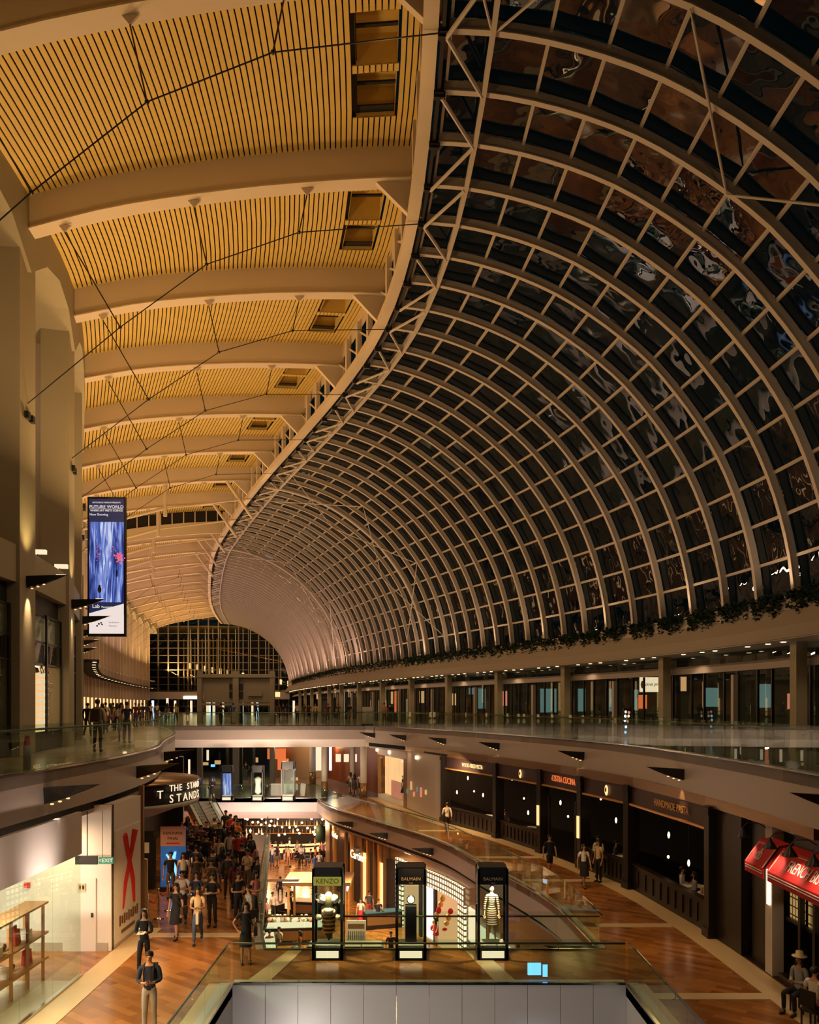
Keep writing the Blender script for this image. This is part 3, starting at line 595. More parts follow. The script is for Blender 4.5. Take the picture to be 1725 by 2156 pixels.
for px, y0, y1, ww in ((865, 1448, 1478, 12), (888, 1455, 1480, 10), (955, 1460, 1485, 9), (1440, 1425, 1455, 12), (705, 1450, 1468, 5), (735, 1452, 1468, 5), (668, 1458, 1472, 4), (825, 1456, 1482, 9)):
    glowpanel('warm_reflection_panel', px, y0, y1, ww, 15.5, M['glow'], 'warm panel glowing in place of reflections in the far upper gallery glass', 'niche').__getitem__(0)['group'] = 'warm reflection panels of the upper glass'  # warm emissive panels, likewise put in for reflections
for k in range(2, 44, 3):
    q = P(US[k], 15.6, 1.6); lamp('POINT', q, 5, WARM2, size=.1)
# free-standing pieces on the upper gallery
t = thing('totem_sign', 'leaning black display totem with coloured dots behind the upper balustrade', 'sign', (10.05, 38.3, 0), .1)
q = MB().box((0, 0, .75), (.38, .06, 1.35)).build('panel', M['black'], t); q.rotation_euler = (0, R(6), 0)
q = MB().box((0, 0, .02), (.4, .3, .04)).build('base', M['black'], t)
dots = [(-.08, 1.25, 'whiteglow'), (.08, 1.22, 'pinkglow'), (-.08, 1.05, 'cool'), (.08, 1.05, 'whiteglow'), (-.08, .85, 'cool'), (.08, .8, 'pinkglow'), (0, .55, 'cool'), (0, .3, 'blue')]
for x, z, m in dots: MB().ball((x + z * .1, -.05, z), (.06, .02, .07)).build('light_dot', M[m], t)
t = thing('notice_board', 'low pale notice board on the upper far bridge near the doorway', 'sign', (-3.2, 62.5, 0)); MB().box((0, 0, .75), (.8, .08, 1.3)).build('board', M['fascia'], t); MB().box((0, 0, .05), (.9, .4, .1)).build('base', M['black'], t)

# ------------------------------------------------------------------ upper gallery, left: shop front between the first columns
def left_shop(k, lit, lab):
    a, c = US[k], US[k + 4]; t = thing('gallery_shop', lab, 'shop front', P(a, -12.8, -EYE)); o = t.location
    def L(b): b.v = [tuple(Vector(v) - o) for v in b.v]; return b
    def quad(r0, r1, z0, z1, w0=-12.78, w1=-12.72):
        u0 = a + (c - a) * r0; u1 = a + (c - a) * r1
        return [P(u0, w0, z0), P(u1, w0, z0), P(u1, w1, z0), P(u0, w1, z0), P(u0, w0, z1), P(u1, w0, z1), P(u1, w1, z1), P(u0, w1, z1)]
    L(MB().hexa(quad(.08, .92, 3.75, 4.9, -13.4, -12.55))).build('fascia_box', M['column'], t)
    L(MB().hexa(quad(.1, .9, 3.1, 3.75, -13.3, -12.85))).build('lintel', M['black'], t)
    L(MB().hexa(quad(.1, .9, -1.6, -1.0, -13.2, -12.7))).build('plinth', M['black'], t)
    f = MB()
    for r in (.12, .48, .88): f.hexa(quad(r - .012, r + .012, -1.0, 3.1))
    for z in (-1.0, 1.35, 2.1, 3.04): f.hexa(quad(.12, .88, z, z + .06))
    L(f).build('frame', M['black'], t)
    L(MB().hexa(quad(.12, .88, -1, 3.1, -12.76, -12.75))).build('pane', M['sglass'], t)
    L(MB().hexa(quad(.1, .9, 2.1, 3.1, -13.0, -12.95))).build('blind', M['white'], t)
    L(MB().hexa(quad(.1, .9, -1, 3.0, -13.4, -13.3))).build('backdrop', M['peach'] if lit else M['plaster'], t)
    L(MB().hexa(quad(.1, .9, 1.35, 2.1, -12.95, -12.9))).build('valance', M['dwood'], t)
    return t
t = left_shop(4, True, 'glowing upper shop window between the two nearest tall columns'); left_shop(0, False, 'dim upper shop window at the edge of the frame'); left_shop(8, False, 'dim shop front behind the third tall column')
for k in (12, 16, 20, 24): left_shop(k, k % 8 == 0, 'lit shop front along the far left gallery')['group'] = 'shop fronts of the far left gallery'
s0 = P(US[4] + 2.6, -13.5, 0); lamp('AREA', P(US[6], -12.98, 1.3), 6, WARM2, P(US[6], -13.2, -.5), .2)
for i in range(5):     # small spot lamps on a track
    q = P(US[4] + 1.6 + i * .85, -13.02, 1.2); o = MB().tube([(0, 0, .2), (0, 0, .08), (.05, 0, -.1)], [.02, .05, .07], 8).build('track_spotlight', M['black']); o.location = q; tag(o, 'small black spotlight hanging inside the glowing upper window', 'spotlight', 'spotlights in the upper shop window')
wv = MB()
for j in range(9):
    for i in range(2):
        p0 = P(US[4] + 2.6 + i * 2.2, -13.1, -.85 + j * .24); wv.ball(p0, (.08, .5, .07), 8, 6)
o = wv.build('paper_wave_display', M['whiteglow']); tag(o, 'wavy stacked white display in the glowing upper shop window', 'display')
for i, (f0, z0) in enumerate(((.25, 4.9), (.75, 4.9))):
    q = P(US[4] * (1 - f0) + US[8] * f0, -12.7, 4.95); t = thing('ledge_floodlight', 'small white floodlight on the shop fascia between the nearest columns', 'floodlight', q, heading(US[5]), 'floodlights on the left fascia')
    MB().box((.1, 0, .12), (.45, .16, .14)).build('housing', M['whiteglow'], t); MB().tube([(0, 0, 0), (.08, 0, .1)], .02).build('bracket', M['chrome'], t)
for k in (4, 8, 12): lamp('SPOT', P(US[k] - .2, -11.9, 4.3), 300, (1, .68, .25), P(US[k], -12.9, 9.5), .1, 75, 1)
# far left facade: tall fins, lit canopy, dim windows
for k in range(28, 74, 2):
    q = P(US[k], -12.75, 7.5); o = MB().box((0, 0, 0), (.5, .35, 13.5)).build('facade_fin', M['beam']); o.location = q; o.rotation_euler[2] = heading(US[k]); tag(o, 'tall narrow upright fin on the far left facade, lit orange from below', 'fin', 'fins of the far left facade')
    if k % 6 == 4: lamp('SPOT', P(US[k] + 1, -11.9, 4.6), 90 if k < 60 else 500, (1, .5, .15), P(US[k] + 1, -12.9, 12), .1, 80, 1)
b = MB()
for k in range(20, 74):
    b.hexa([P(US[k], -13.3, .8 + 2.9), P(US[k], -13.1, 3.7), P(US[k + 1], -13.1, 3.7), P(US[k + 1], -13.3, 3.7), P(US[k], -13.3, 6.2), P(US[k], -13.1, 6.2), P(US[k + 1], -13.1, 6.2), P(US[k + 1], -13.3, 6.2)])
struct('wall_left', b, M['plaster'])
b = MB()
for k in range(20, 74): b.hexa([P(US[k], -13.25, 6.2), P(US[k], -13.15, 6.2), P(US[k + 1], -13.15, 6.2), P(US[k + 1], -13.25, 6.2), P(US[k], -13.25, 14), P(US[k], -13.15, 14), P(US[k + 1], -13.15, 14), P(US[k + 1], -13.25, 14)])
struct('window_90', b, mat('dim_glazing', (.04, .03, .02), .12))
b = MB()
for k in range(22, 74): b.hexa([P(US[k], -13.2, 2.85), P(US[k], -11.2, 2.85), P(US[k + 1], -11.2, 2.85), P(US[k + 1], -13.2, 2.85), P(US[k], -13.2, 3.05), P(US[k], -11.2, 3.05), P(US[k + 1], -11.2, 3.05), P(US[k + 1], -13.2, 3.05)])
struct('trim', b, M['dark'])
for k in range(22, 72, 2):
    q = P(US[k], -11.5, 2.84); o = mobj('downlight', dl); o.location = q; o.scale = (1.5, 1.5, 1); tag(o, 'round downlight under the long canopy of the far left gallery', 'downlight', 'downlights of the far left canopy')
    o = MB().box((0, 0, 0), (.12, .25, 4.0)).build('light_column', M['lampd']); o.location = P(US[k] + 1, -13.0, .6); tag(o, 'upright strip of warm light in the far left shop fronts', 'light strip', 'light strips of the far left shops')
b = MB()
for k in range(22, 74): b.hexa([P(US[k], -13.6, -1.6), P(US[k], -13.5, -1.6), P(US[k + 1], -13.5, -1.6), P(US[k + 1], -13.6, -1.6), P(US[k], -13.6, 2.9), P(US[k], -13.5, 2.9), P(US[k + 1], -13.5, 2.9), P(US[k + 1], -13.6, 2.9)])
struct('wall_left', b, M['greenw'])
# blank pier beyond the last tall column
b = MB().hexa([P(46, -15.5, -1.6), P(46, -12.4, -1.6), P(53, -12.8, -1.6), P(53, -15.5, -1.6), P(46, -15.5, 6.5), P(46, -12.4, 6.5), P(53, -12.8, 6.5), P(53, -15.5, 6.5)]); struct('wall_left', b, M['plaster'])

# ------------------------------------------------------------------ hanging banner screen
t = thing('banner_screen', 'tall blue lit banner screen with white title hanging beside the left columns', 'banner', (0, 0, 0))
BY = 38.6; s = F / BY; bx0, bx1 = (184 - CX) / s, (264 - CX) / s; bz0, bz1 = EYE + (YH - 1340) / s, EYE + (YH - 1046) / s
t.location = ((bx0 + bx1) / 2, BY, bz0); bw, bh = bx1 - bx0, bz1 - bz0; t.rotation_euler[2] = .03; 
MB().box((0, .08, bh / 2), (bw, .14, bh)).build('frame', M['black'], t)
bm = bpy.data.materials.new('banner_picture'); bm.use_nodes = True; nt = bm.node_tree; pb = nt.nodes['Principled BSDF']; pb.inputs['Base Color'].default_value = (.01, .01, .02, 1)
tc = nt.nodes.new('ShaderNodeTexCoord'); mp = nt.nodes.new('ShaderNodeMapping'); mp.inputs['Scale'].default_value = (7, 1, .55); nz = nt.nodes.new('ShaderNodeTexNoise'); nz.inputs['Scale'].default_value = 1.0; nz.inputs['Detail'].default_value = 4; nz.inputs['Distortion'].default_value = 1.5
cr = nt.nodes.new('ShaderNodeValToRGB'); e = cr.color_ramp.elements; e[0].position = .36; e[0].color = (.008, .015, .10, 1); e[1].position = .72; e[1].color = (.75, .82, 1, 1); x = e.new(.5); x.color = (.06, .12, .50, 1); x = e.new(.6); x.color = (.22, .30, .75, 1)
nt.links.new(tc.outputs['Object'], mp.inputs[0]); nt.links.new(mp.outputs[0], nz.inputs[0]); sx_ = nt.nodes.new('ShaderNodeSeparateXYZ'); nt.links.new(tc.outputs['Object'], sx_.inputs[0]); ab = nt.nodes.new('ShaderNodeMath'); ab.operation = 'ABSOLUTE'; nt.links.new(sx_.outputs[0], ab.inputs[0])
m1 = nt.nodes.new('ShaderNodeMath'); m1.operation = 'MULTIPLY_ADD'; m1.inputs[1].default_value = -.28; m1.inputs[2].default_value = .14; nt.links.new(ab.outputs[0], m1.inputs[0])
m2 = nt.nodes.new('ShaderNodeMath'); m2.operation = 'ADD'; nt.links.new(m1.outputs[0], m2.inputs[0]); nt.links.new(nz.outputs[0], m2.inputs[1]); nt.links.new(m2.outputs[0], cr.inputs[0]); nt.links.new(cr.outputs[0], pb.inputs['Emission Color']); pb.inputs['Emission Strength'].default_value = .85
navy = emat('screen_navy', (.012, .02, .07), .9); swhite = emat('screen_white', (1, .86, .80), .85)
MB().box((0, 0, bh * .49), (bw * .9, .02, bh * .66)).build('picture', bm, t)
MB().box((0, .002, bh * .9), (bw * .9, .02, bh * .17)).box((0, -.004, bh * .2), (bw * .9, .02, bh * .09)).build('dark_field', navy, t)
MB().ext([(-bw * .45, -.02, bh * .02), (bw * .45, -.02, bh * .02), (bw * .45, -.02, bh * .235), (-bw * .45, -.02, bh * .165)], (0, .02, 0)).build('white_field', swhite, t)
text('FUTURE WORLD', bw * .118, t, (0, -.02, bh * .927), swhite, ext=.006); text('ARTSCIENCE MUSEUM PRESENTS', bw * .05, t, (0, -.02, bh * .958), swhite, ext=.004)
text('WHERE ART MEETS SCIENCE', bw * .066, t, (0, -.02, bh * .9), swhite, ext=.006); text('Now Showing', bw * .085, t, (-bw * .2, -.02, bh * .872), swhite, ext=.004)
MB().box((0, -.02, bh * .913), (bw * .86, .01, .012)).build('title_rule', swhite, t)
MB().ball((-bw * .18, -.03, bh * .335), (.09, .02, .16)).ball((-bw * .18, -.03, bh * .36), (.05, .02, .06)).ball((bw * .27, -.03, bh * .45), (.05, .02, .18)).ball((bw * .27, -.03, bh * .475), (.03, .02, .035)).build('figure_silhouette', M['black'], t)
pk = emat('screen_pink', (1, .15, .25), .9); q = MB()
for _ in range(60):
    q.ball((random.gauss(bw * .33, .1), -.02, bh * .565 + random.gauss(0, .13)), (.035, .012, .035), 5, 4)
for _ in range(24): q.ball((random.choice((-bw * .23, bw * .2)) + random.gauss(0, .05), -.02, bh * (.6 + random.gauss(0, .03))), (.02, .01, .025), 5, 4)
q.build('blossom', pk, t)
q = MB()
for i in range(7): q.box((-bw * .18 + math.cos(i * .9) * .12, -.03, bh * .085 + math.sin(i * 1.3) * .08), (.07, .01, .06), 0)
q.build('museum_mark', M['black'], t); text('ArtScience', bw * .06, t, (bw * .2, -.035, bh * .1), M['fascia'], ext=.003); text('Museum', bw * .06, t, (bw * .17, -.035, bh * .075), M['fascia'], ext=.003)
text('Lab', bw * .14, t, (-bw * .27, -.035, bh * .215), swhite, ext=.004); text('Panasonic', bw * .075, t, (bw * .02, -.035, bh * .21), swhite, ext=.004)
MB().box((-bw * .52, .1, bh * .2), (.2, .06, .06)).box((-bw * .52, .1, bh * .8), (.2, .06, .06)).build('wall_bracket', M['steel'], t)

# ------------------------------------------------------------------ end wall of the hall
b = MB(); ye = 163
for x in range(-54, -18, 2): b.box((x, ye, 9), (.22, .3, 20), 0)
for z in [0.2 + i * 1.45 for i in range(13)]: b.box((-36, ye, z + 1), (38, .2, .12))
struct('wall_back', b, M['tower'])
g = MB().box((-36, ye + .2, 9), (38, .02, 20)); struct('window_200', g, M['sglass'])
b = MB().box((-36, ye + 16, 9), (44, .3, 20)); struct('wall_back', b, M['dark'])
struct('ceiling', MB().box((-36, ye + 9, 17), (44, 16, .3)), M['bronze'])
b = MB().box((-36, ye + 6, 4.3), (44, 10, .4)); struct('trim', b, M['bronze'])
for i in range(16):
    o = MB().box((0, 0, 0), (.4, .4, 1.1)).tube([(0, 0, .5), (0, 0, 7.4 + i * .28)], .02, 4).build('lantern', M['lampd']); o.location = (-45 + i * 1.55, ye + 5, 9.5 - i * .28); tag(o, 'small warm lantern hanging beyond the glazed end wall', 'lantern', 'lanterns beyond the end wall')
for i in range(6):
    o = MB().box((0, 0, 0), (4.2, 3, .12), .3).build('ceiling_leaf', M['gold']); o.location = (-38 + i * 2.6, ye + 8 , 13.0 - i * .5); o.rotation_euler = (.2, .25, 0); tag(o, 'golden curved ceiling panel glimpsed beyond the end wall', 'ceiling panel', 'golden panels beyond the end wall')
lamp('POINT', (-32, ye + 7, 10), 260, WARM, size=.5); lamp('POINT', (-44, ye + 6, 6), 60, (1, .8, .4), size=.5)
b = MB()
for i in range(14): b.box((-46 + i * .75, ye + 4, 8), (.2, .2, 14))
struct('trim', b, M['bronze'])
# low shop boxes at the far end of the upper level
b = MB().box((-38, 158, 3.3), (30, 2, 1.4)); struct('trim', b, M['plaster'])
t = thing('shop_sign', 'white illuminated shop sign over the far left doorway', 'sign', (-41.5, 156.96, 2.9)); MB().box((0, 0, 0), (3.6, .1, .55)).build('lit_band', M['lamp'], t)
t = thing('shop_sign', 'white illuminated shop sign over the far middle doorway', 'sign', (-32.3, 156.96, 3.4)); MB().box((0, 0, 0), (2.2, .1, .3)).build('lit_band', M['cool'], t)
for i in range(9):
    o = MB().box((0, 0, 0), (.4, .1, 2.3)).build('light_panel', M['whiteglow'] if i % 3 else M['cool']); o.location = (-47 + i * 3.1 + random.uniform(-.6, .6), 150 + random.uniform(0, 5), 1.15); tag(o, 'bright upright light panel in the far shops of the upper level', 'light panel', 'light panels at the far end')

# ------------------------------------------------------------------ glass lift tower behind the far bridges
t = thing('lift_tower', 'twin glass lift tower with pale upper panels behind the far bridges', 'lift tower', (-14.6, 69, L1))
H = 10.0
for x in (-3.05, 0, 3.05): MB().box((x, 0, H / 2 - .3), (.38 if x else .5, .5, H + .4)).build('tower_post', M['tower'], t)
for x in (-1.5, 1.5): MB().box((x, .15, 8.35), (2.6, .12, 2.2)).build('upper_panel', M['tower'], t)
MB().box((0, 0, H - .5), (6.5, .6, .3)).box((0, 0, 7.1), (6.4, .4, .2)).build('crossbeam', M['tower'], t)
for x in (-1.5, 1.5): MB().box((x, .1, 3.5), (2.6, .04, 7.0)).build('glass_panel', M['sglass'], t)
for x in (-.75, .75):
    q = MB().box((x * .5, .3, 4.8), (.2, .3, 9.4)); [q.box((x * .5, .1, z), (.4, .3, .5)) for z in (8.6, 7.9)]; q.build('lift_gear', M['black'], t)
MB().box((1.6, -.1, 8.0), (1.2, .06, .4)).build('plaque', M['tower'], t)
# ------------------------------------------------------------------ people: skinned bodies, posed skeletons, clothes over them
def skin(name, nodes, edges, root, m, sub=1):
    names = list(nodes); ix = {n: i for i, n in enumerate(names)}
    me = bpy.data.meshes.new(name); me.from_pydata([nodes[n][0] for n in names], [(ix[a], ix[b]) for a, b in edges], [])
    o = bpy.data.objects.new(name, me); COL.objects.link(o)
    md = o.modifiers.new('s', 'SKIN'); md.use_smooth_shade = True; md.branch_smoothing = .3
    sv = me.skin_vertices[0].data
    for n in names: r = nodes[n][1]; sv[ix[n]].radius = r if isinstance(r, tuple) else (r, r); sv[ix[n]].use_root = n == root
    s = o.modifiers.new('d', 'SUBSURF'); s.levels = sub; s.render_levels = sub
    dg = bpy.context.evaluated_depsgraph_get(); res = bpy.data.meshes.new_from_object(o.evaluated_get(dg)); res.name = name
    res.materials.clear(); res.materials.append(m); bpy.data.objects.remove(o); return res
def V(*a): return Vector(a)
LEGS = dict(   # (knee, ankle) per side, offsets from hip, figure faces -y
    stand=[((-.01, -.02, -.43), (-.02, .01, -.84)), ((.01, -.02, -.43), (.03, .0, -.84))],
    walk=[((0, -.20, -.39), (0, -.26, -.80)), ((0, .04, -.43), (0, .34, -.74))],
    step=[((0, .10, -.42), (0, .22, -.81)), ((0, -.13, -.41), (0, -.12, -.83))],
    sit=[((-.05, -.42, -.02), (-.05, -.40, -.45)), ((.05, -.42, -.02), (.05, -.38, -.45))])
ARMS = dict(   # (elbow, wrist, hand) per side, offsets from shoulder
    down=[((-.06, .02, -.28), (-.07, -.04, -.52), (-.07, -.07, -.60)), ((.06, .02, -.28), (.07, -.04, -.52), (.07, -.07, -.60))],
    swing=[((-.06, .10, -.27), (-.06, .08, -.51), (-.06, .05, -.59)), ((.06, -.06, -.28), (.05, -.20, -.49), (.04, -.25, -.56))],
    hold=[((-.05, .0, -.28), (.08, -.22, -.27), (.14, -.28, -.25)), ((.05, .0, -.28), (-.08, -.22, -.27), (-.14, -.28, -.25))],
    phone=[((-.05, -.06, -.27), (.06, -.25, -.12), (.08, -.28, -.04)), ((.06, .02, -.28), (.07, -.04, -.52), (.07, -.07, -.60))],
    cross=[((-.05, -.04, -.27), (.16, -.18, -.22), (.24, -.16, -.20)), ((.05, -.04, -.27), (-.16, -.15, -.26), (-.24, -.13, -.25))],
    back=[((-.07, .10, -.26), (.06, .17, -.44), (.12, .17, -.48)), ((.07, .10, -.26), (-.06, .17, -.44), (-.12, .17, -.48))],
    hip=[((-.18, .06, -.24), (-.06, -.03, -.44), (-.03, -.08, -.46)), ((.06, .02, -.28), (.07, -.04, -.52), (.07, -.07, -.60))])
_pc = {}
def proto(legs, arms, fem):
    key = (legs, arms, fem)
    if key in _pc: return _pc[key]
    hz = .92 if legs != 'sit' else .50; sw = .165 if fem else .19; N = {}; E = []
    def n(k, p, r, frm=None):
        N[k] = (Vector(p), r)
        if frm: E.append((frm, k))
    n('pelvis', (0, 0, hz + .04), (.13, .10)); n('waist', (0, 0, hz + .2), (.10 if fem else .12, .085), 'pelvis'); n('chest', (0, 0, hz + .39), (.125 if fem else .15, .10), 'waist')
    n('collar', (0, .005, hz + .52), (.075, .06), 'chest'); n('neck', (0, -.005, hz + .60), .045, 'collar'); n('jaw', (0, -.022, hz + .665), (.058, .065), 'neck'); n('skull', (0, -.012, hz + .735), (.075, .088), 'jaw'); n('crown', (0, 0, hz + .79), (.05, .06), 'skull')
    for s, sg in ((0, -1), (1, 1)):
        S0 = V(sg * sw, 0, hz + .48); n('sh%d' % s, S0, .052, 'collar'); e, w, h = (V(*q) for q in ARMS[arms][s])
        n('el%d' % s, S0 + e, .038, 'sh%d' % s); n('wr%d' % s, S0 + w, .026, 'el%d' % s); n('pa%d' % s, S0 + h, (.036, .018), 'wr%d' % s)
        d = (h - w).normalized(); sd = d.cross(V(0, 1, .01)).normalized() if abs(d.y) < .9 else V(1, 0, 0)
        for i, (o, l) in enumerate(((-.03, .062), (-.01, .075), (.01, .07), (.03, .056))):
            p = S0 + h + d * .035 + sd * o; n('f%d%d' % (s, i), p, .009, 'pa%d' % s); n('g%d%d' % (s, i), p + d * l * .6 + V(0, -.008, 0), .008, 'f%d%d' % (s, i)); n('t%d%d' % (s, i), p + d * l + V(0, -.022, 0), .007, 'g%d%d' % (s, i))
        p = S0 + h + sd * -.04; n('th%d' % s, p + d * .0, .011, 'pa%d' % s); n('tt%d' % s, p + d * .04 - sd * .02, .009, 'th%d' % s)
        H = V(sg * .085, 0, hz - .02); kn, an = (V(*q) for q in LEGS[legs][s]); n('hip%d' % s, H, .085, 'pelvis'); n('kn%d' % s, H + kn, .055, 'hip%d' % s)
        cm = (H + kn).lerp(H + an, .35) + V(0, .015, 0); n('cf%d' % s, cm, .05, 'kn%d' % s); n('an%d' % s, H + an, .033, 'cf%d' % s); n('ft%d' % s, H + an + V(0, -.12, -.045), (.035, .022), 'an%d' % s)
    nose = None
    body = skin('body', N, E, 'pelvis', M['skin'])
    # nose, ears and brow added to the same surface
    import bmesh
    bm_ = bmesh.new(); bm_.from_mesh(body); hp = hz + .70
    for c, r in (((0, -.105, hp - .005), (.012, .018, .022)), ((-.078, -.005, hp), (.008, .018, .026)), ((.078, -.005, hp), (.008, .018, .026))):
        q = MB().ball(c, r, 6, 5); vs = [bm_.verts.new(p) for p in q.v]
        for f in q.f: bm_.faces.new([vs[i] for i in f]).smooth = True
    bm_.to_mesh(body); bm_.free()
    fc = MB()
    for sx in (-.03, .03): fc.ball((sx, -.088, hp + .02), (.013, .008, .007), 6, 4)
    fc.ball((0, -.09, hp - .05), (.022, .008, .006), 6, 4); face = fc.mesh('face', M['hair'])
    def sub(names, grow, root, nm, ends=None):
        nn = {k: (N[k][0], tuple(x + grow for x in (N[k][1] if isinstance(N[k][1], tuple) else (N[k][1],) * 2))) for k in names}
        return nn, [e for e in E if e[0] in nn and e[1] in nn]
    nn, ee = sub(['pelvis', 'waist', 'chest', 'collar', 'sh0', 'sh1', 'el0', 'el1'], .012, 'chest', 'shirt'); nn['hem'] = (V(0, 0, hz - .01), (.158, .125)); ee.append(('pelvis', 'hem')); elb = {s: nn['el' + s] for s in '01'}
    for s in '01': nn['el' + s] = (N['sh' + s][0].lerp(N['el' + s][0], .62), (.056, .056))
    tee = skin('shirt', nn, ee, 'chest', M['hair'])
    for s in '01': nn['el' + s] = (elb[s][0], (.05, .05)); nn['wr' + s] = (N['el' + s][0].lerp(N['wr' + s][0], .9), (.036, .036)); ee.append(('el' + s, 'wr' + s))
    long = skin('shirt', nn, ee, 'chest', M['hair'])
    nn, ee = sub(['pelvis', 'hip0', 'hip1', 'kn0', 'kn1'], .012, 'pelvis', 'shorts'); nn['band'] = (V(0, 0, hz + .13), (.125, .10)); ee.append(('pelvis', 'band')); shorts = skin('shorts', nn, ee, 'pelvis', M['hair'])
    for s in '01': nn['cf' + s] = (N['cf' + s][0], (.06, .06)); nn['an' + s] = (N['an' + s][0] + V(0, 0, .02), (.05, .05)); ee += [('kn' + s, 'cf' + s), ('cf' + s, 'an' + s)]
    trou = skin('trousers', nn, ee, 'pelvis', M['hair'])
    k0, k1 = N['kn0'][0], N['kn1'][0]; sk = MB()
    if legs == 'sit': skirt = shorts
    else:
        kc = (k0 + k1) / 2; sp = max(.17, abs(k0.y - k1.y) / 2 + .1)
        prof = []
        for t, rx_, ry_ in ((-.02, .115, .10), (.25, .155, .13), (.6, .17, sp * .8), (1.0, .185, sp)): prof.append((V(0, 0, hz + .14).lerp(V(0, kc.y, hz - .42), t), rx_, ry_))
        n_ = 14; vs = []
        for c, a, b2 in prof: vs += [(c.x + a * math.cos(6.2832 * k / n_), c.y + b2 * math.sin(6.2832 * k / n_), c.z) for k in range(n_)]
        fs = [(i * n_ + k, i * n_ + (k + 1) % n_, (i + 1) * n_ + (k + 1) % n_, (i + 1) * n_ + k) for i in range(3) for k in range(n_)]
        skirt = sk.add(vs, fs).mesh('skirt', M['hair'], True)
    hr = MB(); hr.ball((0, .018, hz + .755), (.088, .10, .082), 12, 9); hr.ball((0, -.012, hz + .805), (.074, .080, .036), 10, 6)
    if fem: hr.tube([(0, .03, hz + .78), (0, .055, hz + .66), (0, .07, hz + .52), (0, .08, hz + .40)], [.09, .095, .085, .04], 10); hr.tube([(-.075, .0, hz + .76), (-.085, -.01, hz + .64), (-.08, -.02, hz + .5)], [.025, .03, .015], 6); hr.tube([(.075, .0, hz + .76), (.085, -.01, hz + .64), (.08, -.02, hz + .5)], [.025, .03, .015], 6)
    hair = hr.mesh('hair', M['hair'], True)
    sh = []
    for s in '01':
        a = N['an' + s][0]; q = MB().ball(a + V(0, -.055, -.04), (.045, .125, .042), 10, 6).ball(a + V(0, .0, -.01), (.042, .06, .05), 8, 5); sh.append(q.mesh('shoe', M['shoe'], True))
    low = min(N['an0'][0].z, N['an1'][0].z) - .082
    _pc[key] = (body, face, tee, long, shorts, trou, skirt, hair, sh, low, N); return _pc[key]
CM_ = {}
PAL = dict(black=(.012, .012, .014), white=(.62, .58, .52), navy=(.02, .03, .07), grey=(.06, .055, .055), cream=(.60, .46, .28), red=(.42, .03, .03), maroon=(.14, .02, .025), pink=(.55, .22, .20), orange=(.60, .18, .05), yellow=(.45, .33, .05),
           olive=(.05, .05, .02), blue=(.04, .09, .25), denim=(.05, .08, .14), pale=(.30, .31, .32), brown=(.05, .028, .018), green=(.015, .04, .03), teal=(.015, .05, .06), khaki=(.14, .10, .055))
def cmat(c):
    if c not in CM_: CM_[c] = mat('cloth_' + c, PAL[c], .85)
    return CM_[c]
NAMES = {}
WORD = dict(stand='standing', walk='walking', step='stepping', sit='sitting'); AW = dict(down='', swing='', hold=' holding something in both hands', phone=' raising a phone', cross=' with folded arms', back=' hands behind the back', hip=' one hand on the hip')
